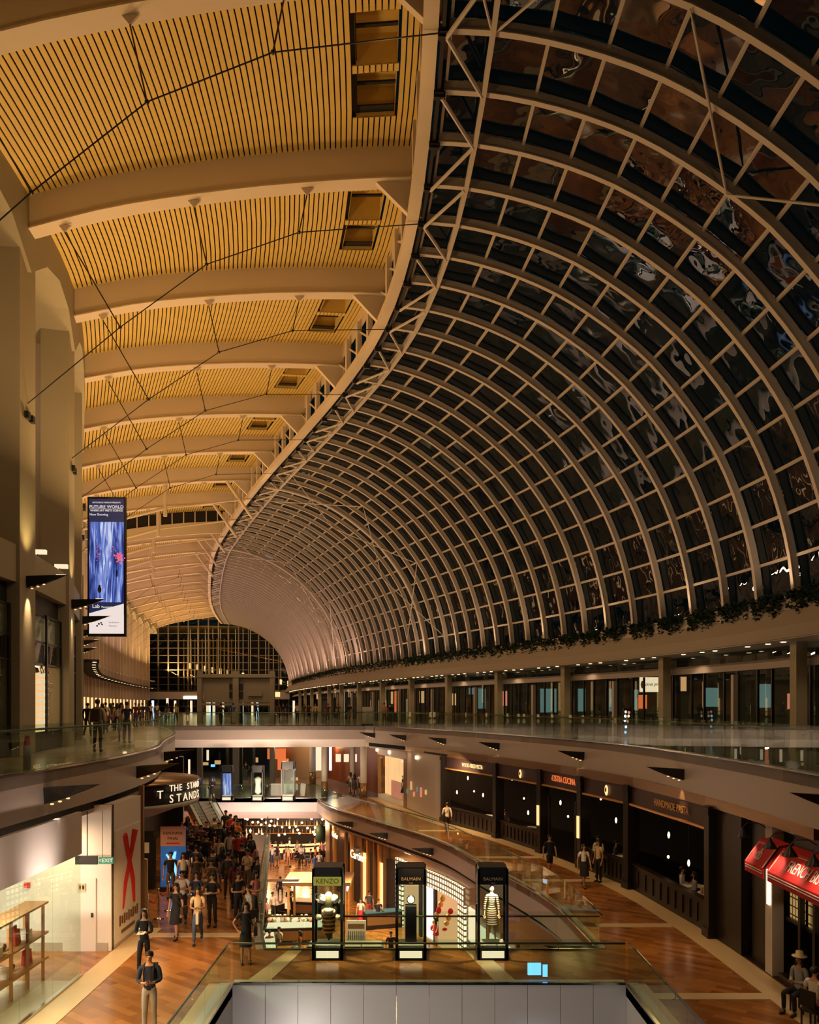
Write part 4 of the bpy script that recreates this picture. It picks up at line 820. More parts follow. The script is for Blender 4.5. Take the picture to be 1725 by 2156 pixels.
def person(x, y, z, rz, legs, arms, fem, top, bot, col, where, sleeves=0, kind='trousers', bag=None, h=1.66, group=None, extra='', white_shoe=False, label=None):
    body, face, tee, long, shorts, trou, skirt, hair, sh, low, N = proto(legs, arms, fem); s = h / 1.72
    lab = label or min(('person in %s top and %s %s, %s%s, %s' % (top, bot, kind, WORD[legs], AW[arms], where), 'person in %s top and %s %s, %s, %s' % (top, bot, kind, WORD[legs], where), 'person in %s top and %s %s %s' % (top, bot, kind, where), 'person in %s and %s %s %s' % (top, bot, kind, where)), key=lambda t: (len(t.replace('-', ' ').split()) > 16) * 100 + (len(t.replace('-', ' ').split()) if len(t.replace('-', ' ').split()) > 16 else -len(t.replace('-', ' ').split())))
    _ = label or ('person in %s %s and %s %s, %s%s%s, %s' % (top, 'long-sleeved top' if sleeves else 'short-sleeved top', bot, kind, WORD[legs], AW[arms], extra, where))
    r = thing('person', lab, 'person', (x, y, z - low * s), rz, group); r.scale = (s, s, s)
    mobj('body', body, r)
    def put(nm, me, m):
        o = mobj(nm, me, r); o.material_slots[0].link = 'OBJECT'; o.material_slots[0].material = m; return o
    mobj('face', face, r); put('shirt', long if sleeves else tee, cmat(top)); put(kind, dict(trousers=trou, shorts=shorts, skirt=skirt)[kind], cmat(bot)); mobj('hair', hair, r)
    for q in sh: put('shoe', q, M['wshoe'] if white_shoe else M['shoe'])
    if bag == 'backpack':
        b = MB().box((0, .20, N['chest'][0].z - .1), (.28, .16, .42)).box((0, .29, N['chest'][0].z - .16), (.22, .06, .22)); put('backpack', b.mesh('backpack', cmat(col)), cmat(col))
        bp_ = r.children[-1] if False else [c for c in r.children if c.name.startswith('backpack')][0]; b = MB()
        for sx in (-.1, .1): b.tube([(sx, .13, N['chest'][0].z + .1), (sx, 0, N['chest'][0].z + .17), (sx, -.13, N['chest'][0].z + .06), (sx, -.10, N['chest'][0].z - .2), (sx, .12, N['chest'][0].z - .26)], .018, 5)
        put('strap', b.mesh('strap', cmat(col)), cmat(col)).parent = bp_
    if bag == 'handbag':
        b = MB().box((.27, .02, N['pelvis'][0].z - .05), (.1, .3, .24)); hb_ = put('handbag', b.mesh('handbag', cmat(col)), cmat(col))
        b = MB().tube([(.25, 0, N['pelvis'][0].z + .05), (.1, -.12, N['chest'][0].z - .05), (-.12, -.05, N['chest'][0].z + .14), (-.05, .12, N['chest'][0].z), (.25, .05, N['pelvis'][0].z + .05)], .012, 5); put('strap', b.mesh('strap', cmat(col)), cmat(col)).parent = hb_
    if bag == 'carrier':
        q = N['pa1'][0]; b = MB().box((q.x, q.y, q.z - .28), (.08, .28, .34)); put('carrier_bag', b.mesh('carrier_bag', cmat(col)), cmat(col))
    if bag == 'paper':
        q = (N['pa0'][0] + N['pa1'][0]) / 2; b = MB().box((q.x, q.y - .06, q.z + .02), (.2, .28, .008)); put('paper', b.mesh('paper', M['whiteglow']), M['white'])
    return r
def at_head(px, py, z, h): s = (py - YH) / (EYE - z - h); return (px - CX) / s, F / s
def crowd(lst, z, group=None, dh=1.66):
    for px, py, rz, legs, arms, fem, top, bot, sl, kind, bag, bc, where in lst:
        x, y = at_head(px, py, z, dh); person(x, y, z, R(rz), legs, arms, fem, top, bot, bc, where, sl, kind, bag, dh, group)
Pn = [  # px, head y, facing, legs, arms, long hair, top, bottom, sleeves, kind, bag, bag colour, where
 (303, 1914, 5, 'walk', 'hold', 1, 'black', 'black', 1, 'trousers', 'paper', 'white', 'alone on the timber floor beside the tall white poster'),
 (370, 1862, -15, 'step', 'down', 1, 'black', 'black', 0, 'skirt', 'handbag', 'brown', 'in front of the queue with the white-shirted man'),
 (383, 1836, 10, 'stand', 'cross', 0, 'white', 'black', 0, 'trousers', None, 'black', 'in front of the crowd near the rope posts'),
 (413, 1838, 0, 'stand', 'hold', 1, 'navy', 'black', 0, 'trousers', None, 'black', 'behind the woman with the white carrier bag'),
 (416, 1868, 8, 'walk', 'hold', 1, 'cream', 'denim', 0, 'trousers', 'carrier', 'white', 'walking out of the crowd'),
 (447, 1842, -12, 'stand', 'hold', 0, 'black', 'black', 0, 'trousers', 'paper', 'white', 'reading a white leaflet at the front of the crowd'),
 (359, 1796, 10, 'stand', 'down', 0, 'black', 'khaki', 0, 'shorts', None, 'black', 'beside the blue standing poster'),
 (501, 1839, 40, 'stand', 'hold', 0, 'black', 'black', 0, 'trousers', None, 'black', 'looking down near the balustrade end'),
 (523, 1866, -60, 'stand', 'down', 0, 'pale', 'black', 0, 'trousers', 'handbag', 'black', 'at the balustrade in front of the food hall'),
 (517, 1902, 15, 'stand', 'hip', 1, 'black', 'black', 0, 'skirt', 'handbag', 'black', 'nearest to the display bridge corner'),
 (537, 1837, 60, 'stand', 'hold', 1, 'pink', 'grey', 0, 'trousers', None, 'black', 'leaning towards the balustrade above the food hall'),
 (495, 1812, 170, 'stand', 'phone', 1, 'maroon', 'black', 1, 'trousers', None, 'black', 'holding a lit phone in the crowd'),
 (509, 1778, 180, 'stand', 'down', 0, 'black', 'navy', 1, 'trousers', None, 'black', 'seen from behind in the middle of the crowd'),
 (433, 1759, 185, 'stand', 'down', 0, 'olive', 'black', 0, 'trousers', 'backpack', 'black', 'seen from behind wearing a big rucksack'),
 (484, 1752, 180, 'stand', 'down', 0, 'white', 'blue', 1, 'trousers', None, 'black', 'seen from behind before the bar'),
 (461, 1763, 10, 'stand', 'down', 1, 'cream', 'black', 1, 'trousers', None, 'black', 'facing out of the packed queue'),
 (501, 1754, 10, 'stand', 'down', 0, 'red', 'black', 0, 'shorts', None, 'black', 'right of the white-shirted back'),
 (514, 1752, 150, 'stand', 'hold', 0, 'red', 'denim', 0, 'trousers', None, 'black', 'turned away at the right of the queue'),
 (368, 1758, 0, 'stand', 'cross', 1, 'pink', 'maroon', 0, 'skirt', None, 'black', 'next to the blue poster'),
 (351, 1762, 0, 'stand', 'down', 1, 'maroon', 'black', 0, 'skirt', None, 'black', 'at the left end of the queue'),
 (435, 1731, 5, 'stand', 'cross', 0, 'black', 'grey', 0, 'trousers', None, 'black', 'in the back row of the queue'),
 (411, 1727, 10, 'stand', 'down', 0, 'grey', 'black', 0, 'trousers', None, 'black', 'in the back row of the queue'),
 (395, 1721, 170, 'stand', 'down', 1, 'navy', 'black', 0, 'trousers', None, 'black', 'at the far left back of the queue'),
 (382, 1734, 5, 'stand', 'down', 0, 'pink', 'black', 0, 'trousers', None, 'black', 'near the wall in the back row'),
 (445, 1741, 175, 'stand', 'hold', 1, 'black', 'maroon', 0, 'skirt', None, 'black', 'near the middle of the back row'),
 (461, 1733, 10, 'stand', 'hip', 0, 'green', 'black', 0, 'trousers', None, 'black', 'below the escalator end'),
 (475, 1708, 0, 'stand', 'down', 0, 'teal', 'black', 0, 'trousers', None, 'black', 'raised above the crowd at the escalator'),
 (485, 1716, 20, 'stand', 'hold', 0, 'red', 'black', 0, 'trousers', None, 'black', 'on the escalator landing above the crowd'),
 (496, 1719, 40, 'stand', 'down', 1, 'pink', 'grey', 1, 'trousers', None, 'black', 'right of the two others at the escalator landing'),
 (499, 1729, -20, 'stand', 'down', 0, 'orange', 'black', 0, 'shorts', None, 'black', 'at the balustrade by the bar'),
 (418, 1757, 0, 'stand', 'down', 1, 'black', 'teal', 1, 'skirt', None, 'black', 'in the thick of the queue'),
 (404, 1751, 0, 'stand', 'cross', 0, 'brown', 'black', 1, 'trousers', None, 'black', 'in the thick of the queue'),
 (392, 1745, 170, 'stand', 'down', 1, 'grey', 'denim', 1, 'trousers', 'handbag', 'brown', 'in the thick of the queue'),
 (378, 1770, 10, 'stand', 'hold', 0, 'black', 'denim', 1, 'trousers', None, 'black', 'on the left of the queue'),
 (395, 1777, 0, 'stand', 'down', 1, 'brown', 'navy', 0, 'skirt', None, 'black', 'behind the man in shorts'),
 (412, 1782, 180, 'stand', 'hip', 0, 'navy', 'khaki', 0, 'trousers', None, 'black', 'in the second row of the crowd'),
 (386, 1797, 0, 'stand', 'down', 1, 'white', 'black', 0, 'skirt', None, 'black', 'just behind the folded-arms man'),
 (414, 1801, 5, 'stand', 'down', 1, 'grey', 'grey', 0, 'trousers', None, 'black', 'between the two front groups'),
 (448, 1790, 180, 'stand', 'down', 0, 'black', 'olive', 0, 'trousers', 'backpack', 'navy', 'with a rucksack in the middle of the crowd'),
 (444, 1812, 10, 'stand', 'phone', 0, 'khaki', 'black', 0, 'trousers', None, 'black', 'behind the leaflet reader'),
 (468, 1785, 170, 'stand', 'hold', 1, 'navy', 'navy', 1, 'skirt', None, 'black', 'in the middle of the crowd'),
 (480, 1797, 190, 'stand', 'down', 0, 'grey', 'brown', 1, 'trousers', None, 'black', 'beside the maroon top with the phone'),
 (521, 1790, -30, 'stand', 'cross', 0, 'cream', 'khaki', 0, 'trousers', None, 'black', 'by the curved balustrade'),
 (533, 1776, 160, 'stand', 'down', 1, 'pink', 'navy', 1, 'trousers', None, 'black', 'by the curved balustrade'),
 (541, 1806, 100, 'stand', 'down', 0, 'black', 'green', 1, 'trousers', None, 'black', 'pressed to the curved balustrade'),
 (526, 1757, 10, 'stand', 'phone', 1, 'teal', 'black', 1, 'skirt', None, 'black', 'at the right edge of the queue'),
 (472, 1750, 190, 'stand', 'hip', 1, 'black', 'brown', 0, 'shorts', None, 'black', 'between the two pale backs'),
 (423, 1739, 30, 'stand', 'hold', 0, 'maroon', 'navy', 1, 'trousers', None, 'black', 'behind the olive rucksack wearer'),
 (451, 1724, 200, 'stand', 'down', 0, 'khaki', 'olive', 0, 'shorts', None, 'black', 'at the very back of the queue'),
 (489, 1738, 180, 'stand', 'cross', 1, 'grey', 'maroon', 1, 'skirt', None, 'black', 'at the very back near the landing'),
]
crowd(Pn, L1)
person(-5.62, 17.7, L1, R(8), 'stand', 'hold', 0, 'navy', 'pale', 'black', 'with black backpack nearest on the left timber walkway', 1, 'trousers', 'backpack', 1.72)
Pm = [(941, 1690, 185, 'walk', 'swing', 0, 'white', 'black', 1, 'trousers', 'handbag', 'black', 'passing the grey wall on the middle gallery'),
 (1157, 1758, 5, 'walk', 'swing', 0, 'black', 'black', 0, 'shorts', None, 'black', 'strolling before the neon restaurant sign'),
 (1229, 1778, 10, 'walk', 'swing', 1, 'white', 'black', 0, 'skirt', 'handbag', 'black', 'strolling on the middle gallery with a large bag'),
 (738, 1627, 180, 'stand', 'down', 1, 'cream', 'denim', 0, 'shorts', 'handbag', 'black', 'left of three on the far middle gallery'),
 (746, 1631, 180, 'stand', 'down', 1, 'grey', 'brown', 0, 'skirt', None, 'black', 'in the middle of three on the far middle gallery'),
 (759, 1629, 180, 'stand', 'down', 0, 'white', 'black', 0, 'shorts', None, 'black', 'right of three on the far middle gallery'),
 (421, 1634, 180, 'stand', 'back', 0, 'blue', 'denim', 0, 'trousers', None, 'black', 'on the lower far bridge beside the round kiosk'),
 (447, 1638, 10, 'stand', 'hold', 1, 'black', 'black', 1, 'skirt', None, 'black', 'on the lower far bridge left of the lit case'),
 (630, 1591, 180, 'stand', 'down', 1, 'cream', 'black', 0, 'shorts', None, 'black', 'before the orange shop on the far middle floor'),
 (505, 1608, 20, 'stand', 'down', 0, 'navy', 'black', 1, 'trousers', None, 'black', 'beyond the lift tower on the middle level'),
 (517, 1605, 200, 'stand', 'hip', 0, 'black', 'denim', 0, 'trousers', None, 'black', 'beyond the lift tower on the middle level')]
crowd(Pm, L1)
x, y = 7.75, 33.6; person(x, y, L1, R(-25), 'stand', 'hold', 1, 'white', 'black', 'black', 'waiting at the neon restaurant entrance', 1, 'skirt'); person(7.55, 32.7, L1, R(-60), 'stand', 'down', 1, 'cream', 'black', 'black', 'beside the neon restaurant entrance pillar', 0, 'trousers', label='person in striped pale top and black trousers standing beside the neon restaurant entrance pillar')
Pu = [(184, 1479, 185, 'walk', 'swing', 0, 'black', 'black', 1, 'trousers', None, 'black', 'by the last tall column on the upper gallery'),
 (267, 1483, 175, 'stand', 'down', 0, 'navy', 'black', 0, 'trousers', None, 'black', 'at the upper left balustrade below the banner'),
 (255, 1485, 20, 'walk', 'hold', 1, 'white', 'pale', 0, 'skirt', None, 'black', 'beside the dark-shirted man on the upper left gallery'),
 (465, 1484, 200, 'walk', 'swing', 0, 'black', 'black', 1, 'trousers', None, 'black', 'crossing the upper far bridge before the lift'),
 (370, 1485, 10, 'walk', 'swing', 1, 'yellow', 'black', 0, 'trousers', None, 'black', 'on the upper floor left of the lift tower'),
 (491, 1486, 180, 'stand', 'down', 0, 'blue', 'pale', 0, 'shorts', None, 'black', 'under the lift tower on the upper floor'),
 (809, 1484, 10, 'stand', 'cross', 0, 'pink', 'olive', 0, 'trousers', None, 'black', 'by the notice board on the upper gallery'),
 (821, 1485, 170, 'stand', 'down', 0, 'black', 'navy', 1, 'trousers', None, 'black', 'beside the upper doorway with red banner')]
for px, rr, yy in ((184, 0, 41), (267, 0, 34), (255, 0, 36), (465, 0, 62.3), (370, 0, 68), (491, 0, 66), (809, 0, 63), (821, 0, 64)):
    q = [p for p in Pu if p[0] == px][0]; person((px - CX) / F * yy, yy, 0, R(q[2]), q[3], q[4], q[5], q[6], q[7], q[11], q[12], q[8], q[9], q[10])
person((205 - CX) / F * 27.6, 27.6, 0, R(180), 'stand', 'down', 0, 'cream', 'black', 'brown', 'on the upper left gallery with a brown backpack', 1, 'trousers', 'backpack', 1.72)
random.seed(11); tops = list(PAL); k = 0
for px, yy in ((215, 44), (222, 47), (232, 50), (238, 56), (246, 48), (285, 58), (292, 60), (299, 66), (308, 70), (318, 80), (352, 74), (395, 90), (425, 84), (578, 82), (588, 88), (596, 80), (604, 86), (626, 78), (640, 84), (650, 80), (664, 74), (690, 76), (712, 80), (735, 72), (540, 92), (330, 95)):
    k += 1; tp = ('black', 'navy', 'white', 'grey', 'brown', 'cream', 'maroon', 'olive')[k % 8]; bt = ('black', 'denim', 'grey', 'navy', 'khaki')[k % 5]
    person((px - CX) / F * yy, yy, 0, R(random.choice((0, 170, 30, 200))), random.choice(('stand', 'walk')), 'down', k % 2, tp, bt, 'black', 'small among the far walkers on the upper level', k % 3 == 0, 'trousers' if k % 4 else 'skirt', group='far walkers on the upper level')
P0 = [(777, 1876, 5, 'walk', 'swing', 0, 'grey', 'red', 0, 'shorts', None, 'black', 'walking on the lower hall floor before the bronze shop'),
 (759, 1892, 0, 'walk', 'down', 1, 'white', 'red', 0, 'skirt', None, 'black', 'left of the taller walker in red shorts'),
 (796, 1893, 10, 'walk', 'down', 0, 'black', 'black', 0, 'trousers', 'handbag', 'black', 'right of the two walkers in red'),
 (823, 1963, 10, 'stand', 'down', 0, 'black', 'black', 0, 'trousers', None, 'black', 'just behind the middle display case'),
 (573, 1780, 180, 'stand', 'down', 0, 'white', 'denim', 1, 'trousers', None, 'black', 'on the lower hall floor in front of the bar'),
 (583, 1783, 180, 'stand', 'down', 1, 'black', 'khaki', 0, 'shorts', None, 'black', 'beside the white shirt in front of the bar'),
 (607, 1782, 185, 'stand', 'down', 0, 'cream', 'orange', 0, 'shorts', None, 'black', 'alone in front of the curved bar counter'),
 (672, 1784, 10, 'sit', 'hold', 0, 'white', 'pale', 0, 'trousers', 'handbag', 'black', 'at the right end of the bar'),
 (662, 1790, 30, 'sit', 'down', 0, 'blue', 'denim', 0, 'trousers', None, 'black', 'beside the bar end near the bronze shop'),
 (574, 1880, 60, 'stand', 'down', 0, 'white', 'black', 0, 'trousers', None, 'black', 'left of the dessert counter in the lower hall'),
 (567, 1946, 20, 'sit', 'hold', 0, 'red', 'black', 0, 'trousers', None, 'black', 'sitting low behind the balustrade'),
 (587, 1938, -30, 'sit', 'cross', 0, 'white', 'grey', 0, 'trousers', None, 'black', 'sitting low behind the balustrade'),
 (631, 1946, -70, 'sit', 'hold', 1, 'orange', 'pale', 0, 'shorts', None, 'black', 'seated left of the first display case'),
 (610, 1868, 10, 'stand', 'hold', 0, 'black', 'black', 1, 'trousers', None, 'black', 'serving behind the lower counter'),
 (560, 1892, 100, 'stand', 'down', 1, 'pink', 'grey', 0, 'skirt', None, 'black', 'browsing the dessert counter'),
 (590, 1835, 190, 'sit', 'phone', 0, 'navy', 'black', 1, 'trousers', None, 'black', 'seated on the dark sofa of the lower hall')]
crowd(P0, L0)
# ------------------------------------------------------------------ middle storey, left side
def wpl(pl, px0, px1, n=5): return [tuple(ray(pl, px0 + (px1 - px0) * i / n)[0].xy) for i in range(n + 1)]
def wb_(pl, z0, z1, t0, t1, b=None, mi=0): b = b or MB(); return strip(b, pl, t0, t1, z0, z1, mi)
b = MB().box((-8.62, 14.7, L1 + 3.75), (.12, 13.4, 1.1)); struct('wall_left', b, M['panel'])
t = thing('shop_facade', 'tall frameless glass shop front with brightly lit shelving inside', 'shop front', (-8.6, 8, L1))
for i in range(8): MB().box((0, .85 + i * 1.675, 1.6), (.02, 1.66, 3.2)).build('glass_panel', M['glass'], t)
MB().box((0, 6.7, .03), (.1, 13.4, .06)).build('base_channel', M['chrome'], t)
struct('floor', MB().box((-10.9, 14.4, L1 + .006), (4.5, 13.2, .02)), M['stone'])
struct('wall_left', MB().box((-13.2, 15, L1 + 2.1), (.2, 14, 4.2)), M['white'])
struct('wall_left', MB().box((-11.2, 23.7, L1 + 2.1), (5.2, .2, 4.2)), M['white'])
struct('wall_left', MB().box((-8.75, 24.95, L1 + 2.1), (.3, 2.5, 4.2)), M['white'])
struct('baseboard_left', MB().box((-11.2, 23.58, L1 + .12), (5.0, .05, .24)), M['stone'])
lamp('AREA', (-11, 17.5, L1 + 3.6), 900, (1, .84, .66), (-11, 18, L1), 3, sizey=1)
lamp('AREA', (-10, 22.6, L1 + 3.4), 55, WARM2, (-10, 23.4, L1 + 1), .6)
# shelving with goods
t = thing('shoe_rack', 'long timber shoe and bag rack standing behind the shop glass', 'shelf', (-9.75, 18.4, L1))
for i in range(8):
    for x in (-.24, .24): MB().box((x, -3.1 + i * .85, .98), (.06, .07, 1.96)).build('upright', M['greenw'], t)
for z in (.5, 1.15, 1.93): MB().box((0, -.1, z), (.6, 6.3, .05)).build('shelf', M['greenw'], t)
for i in range(22):
    z = L1 + (.53 if i % 2 else 1.18); y = 15.5 + (i // 2) * .52; kd = i % 3
    if kd == 0: o = MB().box((0, 0, .19), (.16, .3, .36), taper=.8).box((0, 0, .42), (.02, .16, .12)).build('tote_bag', cmat('red')); lb, ct = 'red tote bag on the timber rack behind the shop glass', 'bag'
    elif kd == 1: o = MB().ball((0, -.02, .05), (.05, .14, .05), 8, 5).ball((0, .07, .09), (.045, .06, .07), 8, 5).build('sports_shoe', M['shoe'], None, True); lb, ct = 'dark sports shoe on the timber rack behind the shop glass', 'shoe'
    else: o = MB().box((0, 0, .04), (.3, .3, .08)).box((0, .01, .12), (.28, .28, .07)).box((0, 0, .19), (.29, .29, .06)).build('folded_shirts', M['white']); lb, ct = 'folded white shirts on the timber rack behind the shop glass', 'shirts'
    o.location = (-9.75 + random.uniform(-.08, .08), y, z); tag(o, lb, ct, ct + 's on the shop rack')
t = thing('clothes_rail', 'black rail and pale hoardings behind the shoe rack', 'rail', (-11.4, 18, L1)); MB().tube([(0, -2, 0), (0, -2, 2.2), (0, 2, 2.2), (0, 2, 0)], .02).build('rail', M['black'], t)
for i in range(6): MB().box((0, -1.6 + i * .6, 1.55), (.4, .08, 1.1)).build('garment', cmat('red' if i % 2 else 'white'), t)
# exit signs, door, notice
t = thing('direction_sign', 'dark hanging direction sign in the corridor opening', 'sign', (-9.05, 23.0, L1 + 2.6)); MB().box((-.02, 0, .13), (.62, .06, .24)).build('board', M['dwood'], t); MB().tube([(0, 0, .24), (0, 0, 1.5)], .015).build('rod', M['black'], t)
t = thing('exit_sign', 'green lit EXIT sign with arrow hanging in the corridor opening', 'sign', (-8.52, 23.0, L1 + 2.72)); MB().box((0, 0, 0), (.4, .06, .18)).build('case', M['green'], t); text('<EXIT', .15, t, (0, -.035, 0), M['whiteglow'], ext=.003); MB().tube([(-.1, 0, .09), (-.1, 0, 1.4)], .008).build('rod', M['black'], t)
t = thing('door_1', 'plain white service door', 'door', (-9.5, 23.57, L1)); t['kind'] = 'structure'; MB().box((0, 0, 1.05), (.95, .04, 2.1)).build('door_leaf', M['white'], t); MB().box((.38, -.04, 1.05), (.05, .05, .12)).build('handle', M['black'], t)
t = thing('wall_notice', 'small tan square notice with dark symbol on the white corridor wall', 'notice', (-9.42, 23.53, L1 + 1.85)); MB().box((0, 0, 0), (.22, .03, .22)).build('plate', M['cream'], t); MB().ball((-.04, -.02, 0), (.025, .01, .07)).ball((.05, -.02, 0), (.03, .01, .07)).build('symbol', M['black'], t)
t = thing('call_point', 'small red fire call point on the corridor wall', 'alarm', (-11.0, 23.55, L1 + 1.9)); MB().box((0, 0, 0), (.16, .05, .16)).build('case', M['red'], t)
# poster with two long red legs of a letter
t = thing('wall_poster', 'tall white poster with a huge red letter K on the corner wall', 'poster', (-8.58, 24.95, L1 + 1.75)); MB().box((0, 0, 0), (.04, 2.2, 3.3)).build('board', M['white'], t)
q = MB(); q.tube([(.03, -.5, -.75), (.04, -.35, 0), (.04, .15, .8), (.03, .45, 1.45)], [.03, .07, .07, .13], 8).tube([(.03, .45, -.75), (.04, .3, 0), (.04, -.1, .8), (.03, -.4, 1.45)], [.05, .08, .08, .1], 8); q.build('letter', M['red'], t)
q = MB(); [q.box((.03, -.75 + i * .19, -1.05), (.02, .1, .22 if i % 2 else .3)) for i in range(9)]; [q.box((.03, -.6 + i * .12, -1.4), (.02, .07, .1)) for i in range(10)]; q.build('caption', M['bronze'], t)
o = MB().box((0, 0, 2.2), (.14, .14, 4.6)).build('metal_post', M['bronze']); o.location = (-8.62, 26.35, L1); tag(o, 'square bronze post at the corner beyond the white poster', 'post'); o['kind'] = 'thing'
struct('wall_left', MB().box((-13.5, 36, L1 + 2.1), (.2, 20, 4.2)), M['dwood']); struct('wall_left', MB().box((-15.5, 45.3, L1 + 2.1), (6, .2, 4.2)), M['dwood'])
# round kiosk with its illuminated drum sign
kx, ky, kr = -11.5, 31.6, 3.2; t = thing('round_kiosk', 'round kiosk drum hung below the gallery with glowing letters and picture', 'kiosk sign', (kx, ky, L1 + .55))
MB().lathe([(kr * .55, 2.3), (kr * .82, 2.62), (kr + .05, 2.75), (kr + .1, 2.88), (kr, 2.9)], n=40).build('canopy', M['plaster'], t, True); MB().lathe([(kr, 2.9), (kr + .04, 3.62), (kr, 3.65)], n=40).build('drum', M['dwood'], t, True)
MB().lathe([(kr + .1, 3.62), (kr + .1, 3.68), (.5, 3.8)], n=40).build('drum_top', M['bronze'], t, True)
def arc_text(s, a0, a1, r, z, size, m):
    for i, ch in enumerate(s):
        a = a0 + (a1 - a0) * i / max(1, len(s) - 1)
        if ch != ' ': text(ch, size, t, (math.cos(a) * r, math.sin(a) * r, z), m, rot=(math.pi / 2, 0, a + math.pi / 2), name='letter')
arc_text('PS T', R(-58), R(-40), kr + .1, 3.28, .42, M['whiteglow']); arc_text('STANDS', R(-32), R(0), kr + .14, 3.1, .42, M['whiteglow']); arc_text('THE STAND', R(-32), R(0), kr + .14, 3.48, .34, M['whiteglow'])
q = MB()
for i in range(3): a = R(-84 + i * 9); q.ball((math.cos(a) * kr, math.sin(a) * kr, 3.25 - .05 * i), (.32, .08, .28), 10, 7)
q.build('picture', M['whiteglow'], t)
lamp('AREA', (kx + 1, ky - 1, L1 + 4.0), 60, WARM2, (kx, ky, L1 + 6), .8)
# standing poster, notice and rope posts of the queue
t = thing('standing_poster', 'tall standing poster with pink head and blue dancer picture beside the queue', 'poster', (-9.0, 31.2, L1)); MB().box((0, 0, 1.3), (.95, .06, 2.3)).build('board', mat('poster_blue', (.03, .12, .35), .4, emit=(.02, .10, .30), es=.5, noise=.8, nscale=3), t)
MB().box((0, -.02, 2.08), (.95, .06, .75)).build('header', mat('poster_pink', (.65, .35, .32), .5), t); text('KAMOHAMA', .16, t, (0, -.06, 2.2), M['black'], ext=.003, sx=.8); text('MHAI', .17, t, (0, -.06, 2.0), M['black'], ext=.003); MB().box((0, -.05, 1.82), (.5, .02, .04)).build('rule', M['red'], t)
q = MB(); q.tube([(-.1, -.05, .5), (-.05, -.05, 1.0), (.1, -.05, 1.5)], [.1, .12, .04]).tube([(.15, -.05, .6), (.05, -.05, 1.0), (-.25, -.05, 1.4)], [.05, .08, .03]); q.build('dancer', M['blue'], t); MB().box((0, 0, .08), (1.0, .35, .16)).build('base', M['black'], t)
t = thing('menu_stand', 'black menu stand with white sheet left of the blue poster', 'stand', (-10.1, 31.6, L1)); MB().box((0, 0, 1.1), (.55, .3, 2.2)).build('cabinet', M['black'], t); MB().box((0, -.17, 1.6), (.22, .02, .4)).build('sheet', M['white'], t)
t = thing('folding_screen', 'pale folded screen standing behind the rope posts', 'screen', (-9.05, 27.6, L1)); MB().box((-.12, 0, .95), (.25, .05, 1.9), .5).box((.13, 0, .95), (.25, .05, 1.9), -.5).build('leaf', M['cream'], t)
st0 = None
for i, (x, y) in enumerate(((-8.35, 26.2), (-8.3, 27.1), (-8.28, 28.2), (-8.25, 29.4), (-8.2, 30.6), (-8.6, 25.9))):
    if st0 is None:
        st0 = thing('rope_post', 'chrome rope post of the queue line beside the crowd', 'rope post', (x, y, L1), 0, 'chrome rope posts of the queue'); MB().lathe([(.17, 0), (.17, .015), (.06, .04), (.025, .06), (.025, .95)], n=14).build('pole', M['chrome'], st0, True); MB().ball((0, 0, .98), .045).build('knob', M['chrome'], st0, True)
    else: dup(st0, (x, y, L1))
q = MB(); pr = [(-8.35, 26.2), (-8.3, 27.1), (-8.28, 28.2), (-8.25, 29.4), (-8.2, 30.6)]
for (x0, y0), (x1, y1) in zip(pr, pr[1:]): q.tube([(x0 + (x1 - x0) * i / 6, y0 + (y1 - y0) * i / 6, L1 + .9 - .25 * math.sin(math.pi * i / 6)) for i in range(7)], .018, 5)
o = q.build('barrier_rope', M['red']); tag(o, 'red rope sagging between the chrome posts of the queue', 'rope')
t = thing('guide_post', 'short grey post with a red top behind the near upper balustrade', 'post', (-9.15, 19.6, 0)); MB().tube([(0, 0, 0), (0, 0, .62)], .09, 12).build('tube', M['denim'] if 'denim' in M else M['fascia'], t); MB().tube([(0, 0, .62), (0, 0, .85)], [.08, .05], 12).build('cap', M['red'], t)
# escalator beyond the crowd
t = thing('escalator', 'escalator with glass sides descending behind the crowd', 'escalator', (-15.4, 60, L1)); a = Vector((0, 0, 0)); c = Vector((5.8, -8.5, -5.8)); d = (c - a).normalized(); n = Vector((-d.y, d.x, 0)).normalized()
for s_ in (-.65, .65):
    o_ = n * s_; MB().hexa([a + o_, c + o_, c + o_ * 1.06, a + o_ * 1.06, a + o_ + Vector((0, 0, 1)), c + o_ + Vector((0, 0, 1)), c + o_ * 1.06 + Vector((0, 0, 1)), a + o_ * 1.06 + Vector((0, 0, 1))]).build('glass_side', M['glass'], t); MB().tube([a + o_ + Vector((0, 0, 1.03)), c + o_ + Vector((0, 0, 1.03))], .04).build('handrail', M['black'], t)
    MB().bar(a + o_ * 1.2 - Vector((0, 0, .3)), c + o_ * 1.2 - Vector((0, 0, .3)), .2, .7).build('side_cladding', M['fascia'], t)
q = MB(); [q.box(a.lerp(c, (i + .5) / 28) , (1.2, .34, .2), math.atan2(n.y, n.x)) for i in range(28)]; q.build('steps', M['tower'], t)

